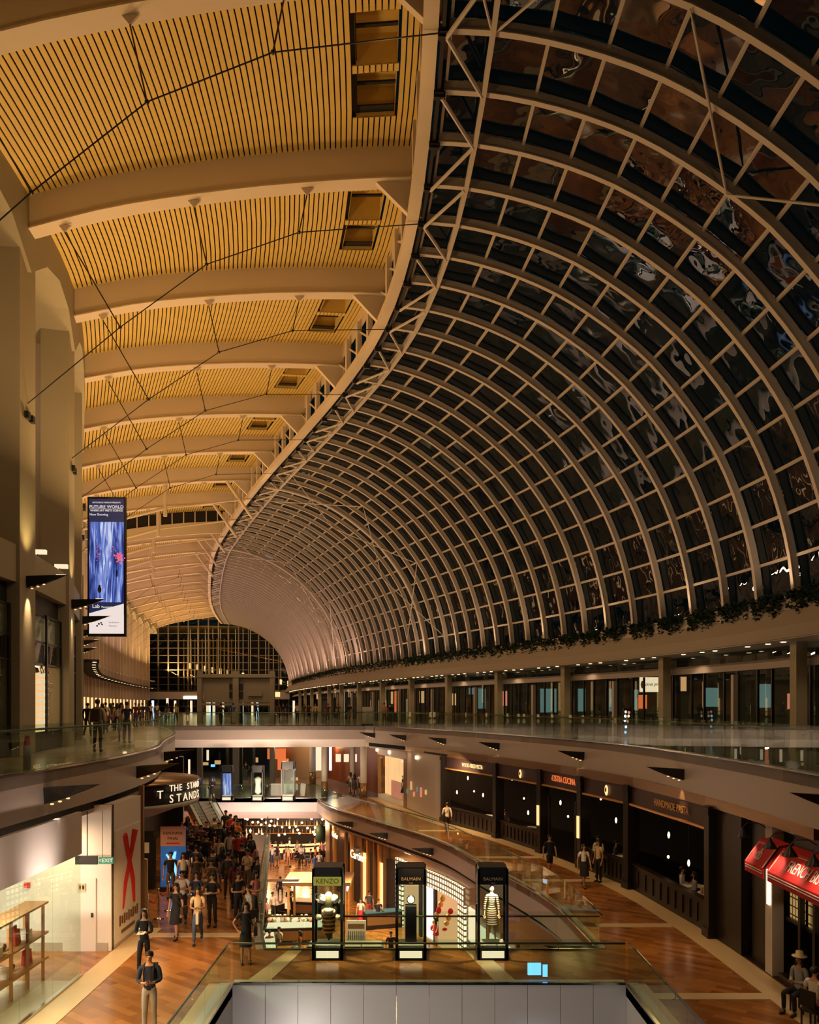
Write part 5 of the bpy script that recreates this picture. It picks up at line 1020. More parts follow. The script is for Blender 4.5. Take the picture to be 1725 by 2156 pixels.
# ------------------------------------------------------------------ near display bridge: three glass cases
def case(px, y, lab, header, hm, scale=1, z=L1, sub=None):
    t = thing('display_case', lab, 'display case', ((px - CX) / F * y, y, z)); t.scale = (scale,) * 3; w, dp, H = .86, .78, 2.54
    for sx in (-1, 1):
        for sy in (-1, 1): MB().box((sx * (w / 2 - .035), sy * (dp / 2 - .035), H / 2), (.07, .07, H)).build('post', M['black'], t)
    MB().hexa([(-w / 2, -dp / 2, 2.1), (w / 2, -dp / 2, 2.1), (w / 2, dp / 2, 2.1), (-w / 2, dp / 2, 2.1), (-w / 2 + .04, -dp / 2, H + .04), (w / 2 - .04, -dp / 2, H + .04), (w / 2 - .04, dp / 2, H + .04), (-w / 2 + .04, dp / 2, H + .04)]).build('canopy', M['black'], t)
    MB().box((0, 0, .17), (w, dp, .34)).build('plinth', M['black'], t); MB().box((0, -dp / 2 - .01, .17), (w * .72, .03, .19)).build('light_box', M['whiteglow'], t); MB().box((0, 0, .37), (w * .8, dp * .8, .06)).build('stage', M['white'], t)
    for sx in (-1, 1): MB().box((sx * (w / 2 - .01), 0, 1.22), (.01, dp - .14, 1.7)).build('glass_panel', M['sglass'], t)
    for sy in (-1, 1): MB().box((0, sy * (dp / 2 - .01), 1.22), (w - .14, .01, 1.7)).build('glass_panel', M['sglass'], t)
    if header:
        if hm: MB().box((0, -dp / 2 - .012, 2.2), (w * .9, .02, .24)).build('header_panel', emat('lime_glow', (.5, .44, .06), .5), t); text(header, .19, t, (0, -dp / 2 - .03, 2.2), M['olivepaint'], ext=.004)
        else: text(header, .13, t, (0, -dp / 2 - .02, 2.26), M['cream'], ext=.004); text('PARIS', .045, t, (0, -dp / 2 - .02, 2.15), M['cream'], ext=.003)
    if z == L1 and y < 30:
        p = Vector(t.location) + Vector((0, 0, 2.05)); lamp('SPOT', p - Vector((0, .2, 0)), 260, WARM2, p - Vector((0, -.05, 2)), .05, 80, .6)
    return t
case(692, 23.1, 'black glass display case with lime header and a fur-trimmed costume', 'KENZO', True); case(865, 23.1, 'black glass display case with a watch on a dark pedestal', 'BALMAIN', False); case(1035, 23.1, 'black glass display case with a mannequin in a striped dress', 'BALMAIN', False)
gx = lambda px: (px - CX) / F * 23.1
t = thing('costume_display', 'headless costume with white fur sleeves and striped skirt in the lime-headed case', 'costume', (gx(692), 23.1, L1 + .4))
fur = mat('white_fur', (.75, .66, .52), .9, bump=1, nscale=40); MB().lathe([(.02, .05), (.16, .35), (.19, .6), (.13, .85), (.16, 1.1), (.13, 1.3), (.05, 1.4)], n=16).build('gown', cmat('olive'), t, True)
q = MB(); [q.lathe([(.195 - i * .004, .3 + i * .11), (.2 - i * .004, .34 + i * .11)], n=16) for i in range(5)]; q.build('stripe', M['gold'], t)
q = MB(); [q.ball((x, -.02, z), r, 10, 8) for x, z, r in ((-.17, 1.22, .13), (.17, 1.22, .13), (0, .9, .17), (-.12, .86, .1), (.13, .86, .1), (-.27, .72, .1), (.27, .72, .1), (0, 1.32, .1))]; q.build('fur', fur, t, True)
q = MB(); [q.tube([(sx * .16, 0, 1.2), (sx * .27, 0, .98), (sx * .27, -.03, .75)], .05, 8) for sx in (-1, 1)]; q.build('sleeve', cmat('green'), t, True)
MB().tube([(-.28 + .1 * math.cos(a_ / 3), -.1, 1.3 + .1 * math.sin(a_ / 3)) for a_ in range(0, 18)], .018, 6).build('ring', M['white'], t)
t = thing('watch_display', 'large round watch on a black pedestal in the middle case', 'watch', (gx(865), 23.1, L1 + .4)); MB().box((0, 0, .52), (.32, .3, 1.04)).build('pedestal', M['black'], t)
MB().tube([(0, .03, 1.2), (0, -.03, 1.2)], .12, 20).build('watch_case', M['chrome'], t, True); MB().tube([(0, -.031, 1.2), (0, -.04, 1.2)], .095, 20).build('dial', mat('dial', (.2, .3, .32), .3), t); MB().box((0, 0, 1.07), (.12, .1, .05)).build('cushion', M['black'], t)
body, face, tee, long, shorts, trou, skirt, hair, sh, low, N = proto('stand', 'down', 1)
t = thing('mannequin', 'pale bald mannequin in a cream and black striped long-sleeved dress', 'mannequin', (gx(1035), 23.1, L1 + .48)); t.scale = (.87,) * 3
def put(nm, me, m): o = mobj(nm, me, t); o.material_slots[0].link = 'OBJECT'; o.material_slots[0].material = m; return o
strp = plankmat('striped_knit', (.70, .62, .48), (.68, .6, .46), (.02, .02, .02), 9, .07, 0, .8, .018)
for nd in strp.node_tree.nodes:
    if nd.type == 'MAPPING': nd.inputs['Rotation'].default_value = (R(90), 0, 0); nd.inputs['Location'].default_value = (2, 0, 0)
put('body', body, M['cream']); put('dress_top', long, strp); put('dress_skirt', skirt, strp); MB().ball((0, -.01, N['skull'][0].z + .01), (.082, .10, .12), 14, 10).build('head', M['white'], t, True)

# small cases on the lower far bridge
case(479, 60.6, 'far display case with a glowing blue picture on the lower far bridge', None, False, 1.0); t = thing('lit_picture', 'blue and white lit picture standing in the far left case', 'picture', ((479 - CX) / F * 60.55, 60.45, L1 + .4)); MB().box((0, 0, .8), (.66, .05, 1.6)).build('screen', bm, t)
case(543, 60.6, 'far display case with pale draped garments on the lower far bridge', None, False); q = MB().lathe([(.05, 0), (.25, .2), (.2, .8), (.28, 1.2), (.1, 1.35)], n=10).build('draped_garment', M['white'], None, True); q.location = ((543 - CX) / F * 60.6, 60.6, L1 + .4); tag(q, 'pale draped garment inside a far display case', 'garment')
case(607, 60.6, 'empty dark display case on the right of the lower far bridge', None, False, 1.12)
# ------------------------------------------------------------------ middle storey, right side: restaurants
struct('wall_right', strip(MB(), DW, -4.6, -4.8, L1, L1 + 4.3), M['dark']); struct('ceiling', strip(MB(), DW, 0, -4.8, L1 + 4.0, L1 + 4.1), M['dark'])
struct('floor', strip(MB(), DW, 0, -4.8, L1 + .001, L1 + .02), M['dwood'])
def seg(px0, px1, z0, z1, t0, t1, n=5): return strip(MB(), wpl(E_W, px0, px1, n), -t0, -t1, L1 + z0, L1 + z1)
E_W = W1R
PX = [938, 1049, 1143, 1229, 1329, 1504]
t = thing('restaurant_facade', 'dark timber restaurant facade with sign band, wainscot and pilasters', 'restaurant front', (0, 0, 0))
for px in PX:
    p, a = ray(W1R, px); q = MB().box((p.x, p.y, L1 + 2.0), (.36, .5, 4.0), a).box((p.x, p.y, L1 + .15), (.5, .6, .3), a).box((p.x, p.y, L1 + 3.85), (.46, .58, .2), a); q.build('pilaster', M['dwood'], t)
for i, (a, c) in enumerate(zip(PX, PX[1:])):
    seg(a + 5, c - 5, 3.3, 3.95, .1, -.1).build('sign_band', M['purple'], t); seg(a + 5, c - 5, 3.24, 3.31, .2, -.1).build('gold_trim', M['gold'], t)
    if i != 2:
        seg(a + 5, c - 5, 0, .95, .04, -.12).build('wainscot', M['dwood'], t); seg(a + 5, c - 5, .95, 1.0, .1, -.16).build('sill', M['dwood'], t)
        for j in range(10):
            px = a + 9 + (c - a - 18) * (j + .5) / 10; p, an = ray(W1R, px); MB().box((p.x, p.y, L1 + .5), (.05, .16, .6), an).build('wainscot_stile', M['black'], t)
    else:
        for px in (a + 14, c - 16): p, an = ray(W1R, px); MB().box((p.x, p.y, L1 + 1.4), (.1, .1, 2.8), an).build('door_frame', M['dwood'], t)
seg(800, 1724, 3.95, 4.3, .12, -.3, 12).build('cornice', M['bronze'], t)
def wtext(s, px, z, size, m, lab, cat='sign', t0=.14, pl=None, zb=L1, sx=1):
    p, a = ray(pl or W1R, px); r = thing('wall_sign', lab, cat, (p.x - math.sin(a) * t0, p.y + math.cos(a) * t0, zb + z), a + math.pi); text(s, size, r, (0, 0, 0), m, sx=sx); return r
wtext('WOOD-FIRED PIZZA', 998, 3.62, .32, M['lampd'], 'gold lettering WOOD-FIRED PIZZA on the plum sign band', sx=.8)
wtext('HANDMADE PASTA', 1420, 3.62, .36, M['gold'], 'gold lettering HANDMADE PASTA above the widest restaurant opening', sx=.85)
r = wtext('NOSTRA CUCINA', 1190, 3.66, .40, M['orange'], 'red neon NOSTRA CUCINA lettering above the restaurant entrance', sx=.8)
for px, ww in ((1101, 'over the second opening'), (1284, 'left of the handmade pasta lettering')):
    p, a = ray(W1R, px); r = thing('crest', 'small gold crest on the restaurant sign band ' + ww, 'crest', (p.x - math.sin(a) * .16, p.y + math.cos(a) * .16, L1 + 3.62), a + math.pi); q = MB().ball((0, 0, 0), (.14, .03, .22), 12, 8).build('shield', M['lampd'], r); MB().ball((0, -.03, .02), (.07, .02, .1)).build('figure', M['bronze'], r)
for px, z0, z1 in ((1143, 1.4, 2.3), (1229, 1.4, 2.3)):
    p, a = ray(W1R, px); r = thing('pilaster_light', 'slim gold light strip on the pilaster at the entrance, ' + ('left side' if px < 1200 else 'right side'), 'wall light', (p.x - math.sin(a) * .28, p.y + math.cos(a) * .28, L1 + 1.8), a); MB().box((0, 0, 0), (.16, .05, .95)).build('diffuser', M['lampd'], r)
ng = 0
for px, py in ((985, 1638), (998, 1666), (1017, 1674), (1103, 1681), (1112, 1711), (1078, 1641), (962, 1668), (1196, 1719), (1180, 1690), (1265, 1682), (1297, 1727), (1283, 1681), (1408, 1758), (1434, 1721), (1432, 1716), (1490, 1747), (1491, 1771), (1407, 1804), (1450, 1817), (1040, 1708)):
    p, a = ray(W1R, px); y = p.y + 1.3; s = F / y; r = thing('pendant_lamp', 'small warm lamp glowing inside the dark restaurants', 'lamp', ((px - CX) / s, y, EYE + (YH - py) / s), 0, 'small lamps inside the restaurants')
    MB().ball((0, 0, 0), (.045, .045, .06 if ng % 2 else .12), 8, 6).build('bulb', M['lamp'], r); MB().tube([(0, 0, .1), (0, 0, max(.2, L1 + 3.9 - r.location.z))], .008, 4).build('cord', M['black'], r); ng += 1
tb = None
for px, zz in ((1270, 1.3), (1420, 1.6), (1455, 1.8), (1090, 1.4), (1000, 1.4)):
    p, a = ray(W1R, px); x, y = p.x + .4 + zz * .3, p.y + zz * .5
    if tb is None:
        tb = thing('dining_table', 'small dining table with a pale cloth behind the restaurant wainscot', 'table', (x, y, L1), 0, 'dining tables in the restaurants'); MB().lathe([(.4, .72), (.4, .76)], n=16).build('tabletop', M['white'], tb); MB().tube([(0, 0, 0), (0, 0, .72)], .04).build('pedestal', M['black'], tb); MB().lathe([(.22, 0), (.2, .03)], n=12).build('foot', M['black'], tb)
    else: dup(tb, (x, y, L1))
for px, off, tp, rz in ((1412, .9, 'white', 60), (1440, 1.0, 'pale', -100), (1462, .8, 'cream', 120), (1275, 1.1, 'grey', 60), (1040, .7, 'pale', 30)):
    p, a = ray(W1R, px); person(p.x + .7, p.y + off, L1 + .02, R(rz), 'sit', 'hold', 0 if rz > 0 else 1, tp, 'black', 'black', 'dining ' + {1412: 'by the wide opening', 1440: 'opposite another guest in the wide opening', 1462: 'at the right end of the wide opening', 1275: 'behind the crest opening', 1040: 'behind the second pilaster'}[px], 1)
# grey wall with coloured niches, lit shop window and entrance further along
seg(857, 932, 0, 3.95, .02, -.2).build('wall_right', M['fascia'])['kind'] = 'structure'
for i, (px, py, hh, m) in enumerate(((859, 1666, 10, 'tealglow'), (867, 1654, 18, 'glow'), (880, 1662, 10, 'tealglow'), (873, 1672, 10, 'pinkglow'), (888, 1668, 20, 'pinkglow'), (898, 1668, 10, 'glow'))):
    p, a = ray(W1R, px); s = F / p.y; z = EYE + (YH - py) / s; r = thing('wall_niche', ('tall ' if hh > 15 else 'small ') + {'tealglow': 'teal', 'glow': 'amber', 'pinkglow': 'pink'}[m] + ' lit niche in the grey wall, ' + ['lowest left', 'upper left', 'right of the centre', 'below the centre', 'largest', 'rightmost'][i], 'niche', (p.x - math.sin(a) * .06, p.y + math.cos(a) * .06, z), a); MB().box((0, 0, 0), (.16, .08, hh / s)).build('lit_face', M[m], r)
t = thing('shop_window', 'brightly lit boutique window with peach interior on the middle gallery', 'shop window', (0, 0, 0))
seg(790, 862, .3, 3.3, -.55, -.65).build('backdrop', M['peach'], t); seg(796, 852, 0, .3, .05, -1.3).build('plinth', M['white'], t); seg(793, 856, 3.3, 3.95, .06, -.2).build('fascia', M['white'], t); seg(796, 852, .3, 3.3, .02, 0).build('pane', M['sglass'], t)
seg(812, 842, .3, 1.5, -.42, -.5).build('pink_panel', M['pinkglow'], t); seg(793, 797, 0, 3.4, .06, -.2).build('jamb', M['bronze'], t); seg(851, 857, 0, 3.4, .06, -.2).build('jamb', M['bronze'], t)
p, a = ray(W1R, 843); r = thing('mannequin', 'dark-dressed mannequin on tall legs in the bright boutique window', 'mannequin', (p.x + .18, p.y + .05, L1 + .42), a + 2.6)
for nm, me, mm in (('body', body, M['white']), ('dress', skirt, cmat('black')), ('top', tee, cmat('black'))): o = mobj(nm, me, r); o.material_slots[0].link = 'OBJECT'; o.material_slots[0].material = mm
for px in (779, 822, 880):
    p, a = ray(W1R, px); r = thing('fascia_light', 'small white rectangular light above the shops, ' + {779: 'beside the far columns', 822: 'over the boutique window', 880: 'over the grey wall'}[px], 'light', (p.x - math.sin(a) * .12, p.y + math.cos(a) * .12, L1 + 3.62), a); MB().box((0, 0, 0), (.36, .06, .22)).build('diffuser', M['lamp'], r)
lamp('AREA', (2.2, 46.5, L1 + 3.6), 160, WARM2, (3.2, 48.5, L1), 1)
seg(768, 796, 0, 3.3, -.9, -1.0).build('wall_right', M['bronze'])['kind'] = 'structure'
t = thing('glass_showcase', 'glass corner showcase with a bright lamp left of the peach boutique window', 'showcase', (0, 0, 0)); seg(770, 792, .1, 3.2, .02, 0).build('pane', M['sglass'], t); seg(776, 781, .9, 2.4, -.3, -.4).build('lit_panel', M['whiteglow'], t); seg(770, 792, 0, .12, .05, -.6).build('plinth', M['white'], t)
# brown wall and bistro beyond the restaurants
seg(1510, 1562, 0, 3.95, .02, -.2).build('wall_right', M['dwood'])['kind'] = 'structure'
def dbx(x, y, z, lab): pass
t = thing('bistro_facade', 'dark bistro facade with yellow latticed windows and a pale pier', 'bistro front', (0, 0, 0))
strip(MB(), [(9.52, 17.2), (9.5, 20.2)], .02, -.2, L1 + 3.2, L1 + 3.95).build('header', M['dwood'], t)
lat = plankmat('lattice_glow', (.9, .9, .9), (.85, .85, .85), (.0, .0, .0), .3, .3, 0, .4, .03)
def latticemat(name, col, es, w=.3, h=.3, ms=.035):
    m = bpy.data.materials.new(name); m.use_nodes = True; nt = m.node_tree; pb = nt.nodes['Principled BSDF']; pb.inputs['Base Color'].default_value = (.02, .02, .02, 1)
    tc = nt.nodes.new('ShaderNodeTexCoord'); sp = nt.nodes.new('ShaderNodeSeparateXYZ'); cb = nt.nodes.new('ShaderNodeCombineXYZ'); ad = nt.nodes.new('ShaderNodeVectorMath'); ad.operation = 'LENGTH'; br = nt.nodes.new('ShaderNodeTexBrick')
    nt.links.new(tc.outputs['Object'], sp.inputs[0]); nt.links.new(sp.outputs[1], cb.inputs[0]); nt.links.new(sp.outputs[2], cb.inputs[1]); nt.links.new(cb.outputs[0], br.inputs[0])
    br.offset = 0; br.inputs['Scale'].default_value = 1; br.inputs['Brick Width'].default_value = w; br.inputs['Row Height'].default_value = h; br.inputs['Mortar Size'].default_value = ms; br.inputs['Color1'].default_value = (*col, 1); br.inputs['Color2'].default_value = (*col, 1); br.inputs['Mortar'].default_value = (col[0] * .08, col[1] * .05, col[2] * .03, 1)
    nt.links.new(br.outputs[0], pb.inputs['Emission Color']); pb.inputs['Emission Strength'].default_value = es; return m
LATY = latticemat('amber_lattice', (1, .62, .2), .35, .16, .22, .02); LATW = latticemat('white_lattice', (1, .8, .5), 1.7, .28, .28, .05)
for y0, y1 in ((18.5, 19.3), (19.45, 20.0), (20.2, 20.95)):
    MB().box((9.75, (y0 + y1) / 2, L1 + 2.1), (.04, y1 - y0, .85)).build('lattice_window', LATY, t); MB().box((9.72, (y0 + y1) / 2, L1 + 1.62), (.1, y1 - y0 + .1, .08)).build('window_rail', M['dwood'], t)
MB().box((9.6, 21.55, L1 + 2), (.3, .42, 4)).build('pier', M['plaster'], t); MB().box((9.43, 21.5, L1 + 2.35), (.05, .14, 1.0)).build('pier_light', M['lamp'], t)
MB().box((9.62, 19.38, L1 + 1.6), (.12, .12, 3.2)).box((9.62, 20.1, L1 + 1.6), (.12, .12, 3.2)).build('mullion', M['dwood'], t)
MB().box((9.6, 18.6, L1 + .1), (.2, 5, .2)).build('step', M['dwood'], t)
struct('wall_right', MB().box((9.66, 22.3, L1 + 1.98), (.2, 1.1, 3.96)), M['dwood'])
def awning(y0, y1, lab, s, size, ty, sx):
    t = thing('red_awning', lab, 'awning', (9.05, (y0 + y1) / 2, L1 + 3.62)); L = (y1 - y0) / 2
    pf = [(.45, .0), (.15, -.06), (-.25, -.62), (-.25, -.86)]
    q = MB(); vs = [(x, -L, z) for x, z in pf] + [(x, L, z) for x, z in pf]; vs += [(x + .03, y, z - .02) for x, y, z in vs]; fs = [(0, 1, 5, 4), (1, 2, 6, 5), (2, 3, 7, 6), (8, 12, 13, 9), (9, 13, 14, 10), (10, 14, 15, 11), (3, 11, 15, 7), (0, 8, 9, 1), (1, 9, 10, 2), (2, 10, 11, 3), (4, 5, 13, 12), (5, 6, 14, 13), (6, 7, 15, 14), (0, 4, 12, 8)]
    q.add(vs, fs).build('canvas', M['red'], t)
    for y in (-L, L): MB().ext([(.45, y, 0), (.15, y, -.06), (-.25, y, -.62), (.45, y, -.62)], (0, .02, 0)).build('side_panel', M['red'], t)
    q = MB()
    for z in (-.68, -.74): q.box((-.262, 0, z), (.012, 2 * L - .1, .02))
    q.bar((.11, -L + .06, -.12), (.11, L - .06, -.12), .015, .02); q.bar((.11, L - .06, -.12), (-.24, L - .06, -.6), .02, .015); q.bar((.11, -L + .06, -.12), (-.24, -L + .06, -.6), .02, .015); q.build('piping', M['white'], t)
    text(s, size, t, (-.08, ty - (y0 + y1) / 2, -.36), M['white'], rot=(R(55), 0, -math.pi / 2), ext=.004, sx=sx, al='LEFT'); return t
awning(14.6, 20.15, 'large red awning reading FRENCH BISTRO above the latticed windows', 'FRENCH BISTRO', .42, 19.45, .7); awning(20.4, 21.5, 'small red awning with white db emblem left of the bistro awning', 'db', .5, 21.15, .6)
for x, y, rz, wh in ((9.0, 18.9, -60, 'under the guest in the straw hat'), (8.9, 18.0, 120, 'under the white-shirted bistro guest')):
    t = thing('bistro_chair', 'small dark bistro chair ' + wh, 'chair', (x, y, L1), R(rz)); MB().box((0, .05, .40), (.38, .4, .05)).build('seat', M['dwood'], t); MB().box((0, .24, .68), (.36, .03, .36)).build('backrest', M['dwood'], t)
    for sx in (-.16, .16):
        for sy in (-.1, .22): MB().box((sx, sy, .19), (.03, .03, .38)).build('leg', M['dwood'], t)
gn = None
for y in (21.6, 19.95, 18.9, 17.8):
    if gn is None:
        gn = thing('gooseneck_lamp', 'black gooseneck lamp over a red awning', 'lamp', (9.4, y, L1 + 3.85), 0, 'gooseneck lamps over the awnings'); MB().tube([(0, 0, 0), (-.2, 0, .12), (-.5, 0, .12), (-.62, 0, 0)], .014, 6).build('arm', M['black'], gn); MB().lathe([(.03, 0), (.05, -.06), (.17, -.24), (.18, -.25)], (-.62, 0, 0), 14).build('shade', M['black'], gn, True); MB().ball((-.62, 0, -.2), .05).build('bulb', M['lamp'], gn)
    else: dup(gn, (9.4, y, L1 + 3.85))
    lamp('SPOT', (8.72, y, L1 + 3.55), 26, (1, .75, .5), (9.1, y, L1 + 2.5), .04, 110, .7)
person(9.0, 18.9, L1 + .0, R(-60), 'sit', 'hold', 1, 'pale', 'black', 'black', 'seated at the bistro window', 1, label='person in a straw hat and pale top sitting at the bistro window'); o = MB().lathe([(.17, 0), (.17, .015), (.09, .03), (.08, .12), (.02, .14)], n=14).build('straw_hat', M['cream'], None, True); o.location = (9.0, 18.9, L1 + 1.29); tag(o, 'straw hat on the diner at the bistro window', 'hat')
person(8.9, 18.0, L1, R(120), 'sit', 'hold', 0, 'white', 'black', 'black', 'seated opposite the straw hat at the bistro')

# ------------------------------------------------------------------ far middle storey, seen under the upper bridge
def farbox(name, px0, px1, py0, py1, y, m, lab, cat, d=.3, grp=None, z=L1):
    s = F / y; o = MB().box((0, 0, 0), ((px1 - px0) / s, d, (py1 - py0) / s)).build(name, m); o.location = (((px0 + px1) / 2 - CX) / s, y, EYE + (YH - (py0 + py1) / 2) / s); tag(o, lab, cat, grp); o['kind'] = 'thing'; return o
struct('wall_back', MB().box((-20, 92, L1 + 2.2), (70, .3, 4.6)), M['dwood'])
struct('wall_back', MB().box((-9.5, 80, L1 + 2), (8, .2, 4.4)), M['bronze'])
struct('wall_right', MB().hexa([(-7.9, 79, L1), (-2, 64, L1), (-1.8, 64, L1), (-7.7, 79, L1), (-7.9, 79, L1 + 4.2), (-2, 64, L1 + 4.2), (-1.8, 64, L1 + 4.2), (-7.7, 79, L1 + 4.2)]), M['redwall'])
for px, py in ((712, 1596), (729, 1596), (746, 1596)): farbox('display_niche', px - 5, px + 5, py - 8, py + 8, 66.5 if px > 740 else 69 if px > 720 else 72, M['whiteglow'], 'small white display window in the russet wall', 'display', .4, 'display windows in the russet wall')
for px, w, y in ((683, 13, 64), (658, 13, 73), (742, 11, 66), (765, 14, 62.6)):
    s = F / y; o = MB().tube([(0, 0, 0), (0, 0, 4.3)], w / s / 2, 20).tube([(0, 0, 0), (0, 0, 1.1)], w / s / 2 + .02, 20, 1).build('round_column', [M['plaster'], M['bronze']], None, True); o.location = ((px - CX) / s, y, L1); tag(o, {683: 'round pale column with bronze foot, second from the left on the far middle floor', 658: 'round column with dark foot nearest the orange shop panel', 742: 'round column in front of the russet wall', 765: 'thick round column beside the boutique corner'}[px], 'column'); o['kind'] = 'thing'
farbox('orange_lightbox', 563, 601, 1576, 1598, 78, M['orange'], 'large orange lit panel beside the far lift tower', 'panel'); farbox('orange_counter', 586, 606, 1598, 1620, 74, M['orange'], 'orange glowing counter below the orange panel', 'counter', 1)
farbox('lit_window', 665, 676, 1572, 1622, 74.5, M['whiteglow'], 'white lit shop window between the round columns', 'window'); farbox('lit_window', 693, 698, 1572, 1622, 72, M['cool'], 'narrow violet lit window beside the russet wall', 'window')
for i, (px, py, w, h, m) in enumerate(((424, 1583, 5, 16, 'whiteglow'), (437, 1590, 4, 22, 'whiteglow'), (508, 1590, 4, 26, 'whiteglow'), (430, 1608, 16, 6, 'glow'), (458, 1605, 12, 8, 'glow'), (448, 1612, 8, 5, 'blue'), (540, 1600, 6, 10, 'glow'), (375, 1600, 20, 16, 'tealglow'), (620, 1640, 14, 6, 'glow'), (398, 1622, 3, 46, 'whiteglow'))):
    farbox('lit_display', px - w / 2, px + w / 2, py - h / 2, py + h / 2, 84 if px < 560 and i != 9 and i != 7 else 64, M[m], 'small lit display far off on the middle level', 'display', .2, 'lit displays on the far middle level')
for i, (px, w, h, y) in enumerate(((437, 6, 28, 120), (450, 5, 20, 118), (509, 6, 28, 120), (531, 4, 14, 122), (574, 4, 22, 110), (352, 4, 12, 105))):
    farbox('light_panel', px - w / 2, px + w / 2, 1482 - h, 1483 + 2759 / y, y, M['whiteglow'], 'bright upright light panel in the far shops of the upper level', 'light panel', .2, 'light panels at the far end')
o = farbox('pendant_lamp', 577, 588, 1457, 1467, 100, M['lampd'], 'cream drum pendant glowing near the far end of the vault', 'lamp', 1)
for i in range(7):
    y = 76 + i * 1.2; o = MB().box((0, 0, 2.1), (.25, .25, 4.2)).build('shop_post', M['dwood']); o.location = (-22 + i * 2.3, y, L1); tag(o, 'dark upright post in the far middle-level shops', 'post', 'dark posts of the far shops')
for i in range(5): lamp('POINT', (-19 + i * 4, 72 + (i % 2) * 4, L1 + 3.4), 170, WARM2, size=.2)  # unseen point lamps added to bring out the far floor and columns

# ------------------------------------------------------------------ lower hall
W0 = offs(D1R, -.55)
struct('wall_right', strip(MB(), W0, -.1, -.3, L0, -6.9), M['bronze'])
struct('wall_back', MB().box((-12, 80, L0 + 2.2), (50, .3, 4.4)), M['dwood']); struct('wall_left', MB().box((-18, 60, L0 + 2.2), (.3, 40, 4.4)), M['redwall'])
def seg0(px0, px1, z0, z1, t0, t1, n=6): return strip(MB(), wpl(W0, px0, px1, n), -t0, -t1, L0 + z0, L0 + z1)
t = thing('boutique_facade', 'luxury boutique front edged with glowing white lattice panels', 'shop front', (0, 0, 0))
seg0(836, 980, 3.0, 3.85, .1, 0, 8).build('lattice_band', LATW, t); seg0(836, 850, 0, 3.9, .12, 0).build('lattice_jamb', LATW, t); seg0(968, 982, 0, 3.0, .12, 0).build('lattice_jamb', LATW, t)
seg0(850, 968, 0, 3.0, -.02, -.08, 8).build('backdrop', M['glow'], t); seg0(895, 917, .2, 2.9, .1, .0).build('poster', mat('portrait_glow', (.6, .62, .66), .4, emit=(.7, .8, 1), es=.9, noise=.5, nscale=1.5), t); seg0(917, 921, 0, 3.0, .14, 0).build('mullion', M['black'], t); seg0(886, 890, 0, 3.0, .14, 0).build('mullion', M['black'], t)
seg0(990, 1003, 1.5, 3.1, .1, 0).build('lit_pane', M['whiteglow'], t); seg0(1006, 1090, .2, 2.6, .1, 0).build('lit_pane', M['whiteglow'], t); seg0(1095, 1150, .2, 1.6, .1, 0).build('lit_pane', M['tealglow'], t)
for px in (1030, 1060, 1092): seg0(px, px + 3, 0, 3, .16, 0, 2).build('mullion', M['bronze'], t)
random.seed(5)
for i in range(10):
    px = 925 + i * 4.2; p, a = ray(W0, px); o = MB().ball((0, 0, 0), (.14, .1, random.uniform(.08, .2)), 8, 6).build('hanging_ornament', M['red'] if i % 3 == 0 else M['gold']); o.location = (p.x - .35, p.y - .05, L0 + 1.0 + (i * .37) % 1.9); tag(o, 'red and gold ornament shape in the lattice-edged boutique window', 'ornament', 'ornaments in the boutique window')
for px, rz in ((934, 60), (878, 70)):
    p, a = ray(W0, px); r = thing('mannequin', 'mannequin in %s outfit in the lattice-edged boutique window' % ('a red' if px > 900 else 'a dark'), 'mannequin', (p.x - .4, p.y - .1, L0 + .28), R(-70))
    for nm, me, mm in (('body', body, M['white']), ('dress', skirt, cmat('red' if px > 900 else 'navy')), ('top', tee, cmat('black'))): o = mobj(nm, me, r); o.material_slots[0].link = 'OBJECT'; o.material_slots[0].material = mm
t = thing('boutique_facade', 'dark bronze boutique front with vertical fins below the middle gallery', 'shop front', (0, 0, 0))
for px in (696, 706, 730, 742, 764, 776, 790, 800, 812): seg0(px, px + 3, 0, 4.3, .18, 0, 2).build('fin', M['gold'] if px in (706, 742, 776, 800) else M['bronze'], t)
for a_, c_ in ((710, 729), (746, 763), (780, 789), (815, 834)): seg0(a_, c_, 0, 3.6, .05, 0, 3).build('dark_pane', M['black'], t)
seg0(766, 774, .3, 3.4, .1, 0, 2).build('lit_pane', M['lampd'], t); seg0(803, 810, .3, 3.2, .1, 0, 2).build('lit_pane', M['lampd'], t)
wtext('Cartier', 759, 3.1, .75, M['lamp'], 'white glowing Cartier lettering nearer the white lattice shop', t0=.25, pl=W0, zb=L0); wtext('Cartier', 712, 3.85, .55, M['lamp'], 'white glowing Cartier lettering at the far end of the bronze shop', t0=.25, pl=W0, zb=L0)
# bar at the back of the lower hall
bx, by = -10.6, 70.5; t = thing('bar_counter', 'curved bar counter with glowing bottle front at the back of the lower hall', 'bar', (bx, by, L0))
arc = [(math.cos(R(a_)) * 4.2, math.sin(R(a_)) * 2.4) for a_ in range(-170, -5, 15)]
ribbon(MB(), arc, 0, 1.1, .3).build('counter_front', M['dwood'], t); ribbon(MB(), offs(arc, -.12), 1.1, 1.18, .6).build('counter_top', M['lampd'], t); ribbon(MB(), offs(arc, -.04), .55, .95, .04).build('bottle_light', M['lampd'], t)
random.seed(3)
MB().box((0, 4.2, 2.0), (9, .3, 3.6)).build('back_bar', M['dwood'], t)
for z in (1.2, 1.9, 2.6, 3.3): MB().box((0, 3.9, z), (8.6, .4, .05)).build('shelf', M['gold'], t)
bt = MB().tube([(0, 0, 0), (0, 0, .2), (0, 0, .26), (0, 0, .36)], [.05, .05, .02, .02], 7).mesh('bottle', M['lampd']); bt2 = MB().tube([(0, 0, 0), (0, 0, .2), (0, 0, .26), (0, 0, .36)], [.05, .05, .02, .02], 7).mesh('bottle', M['bronze'])
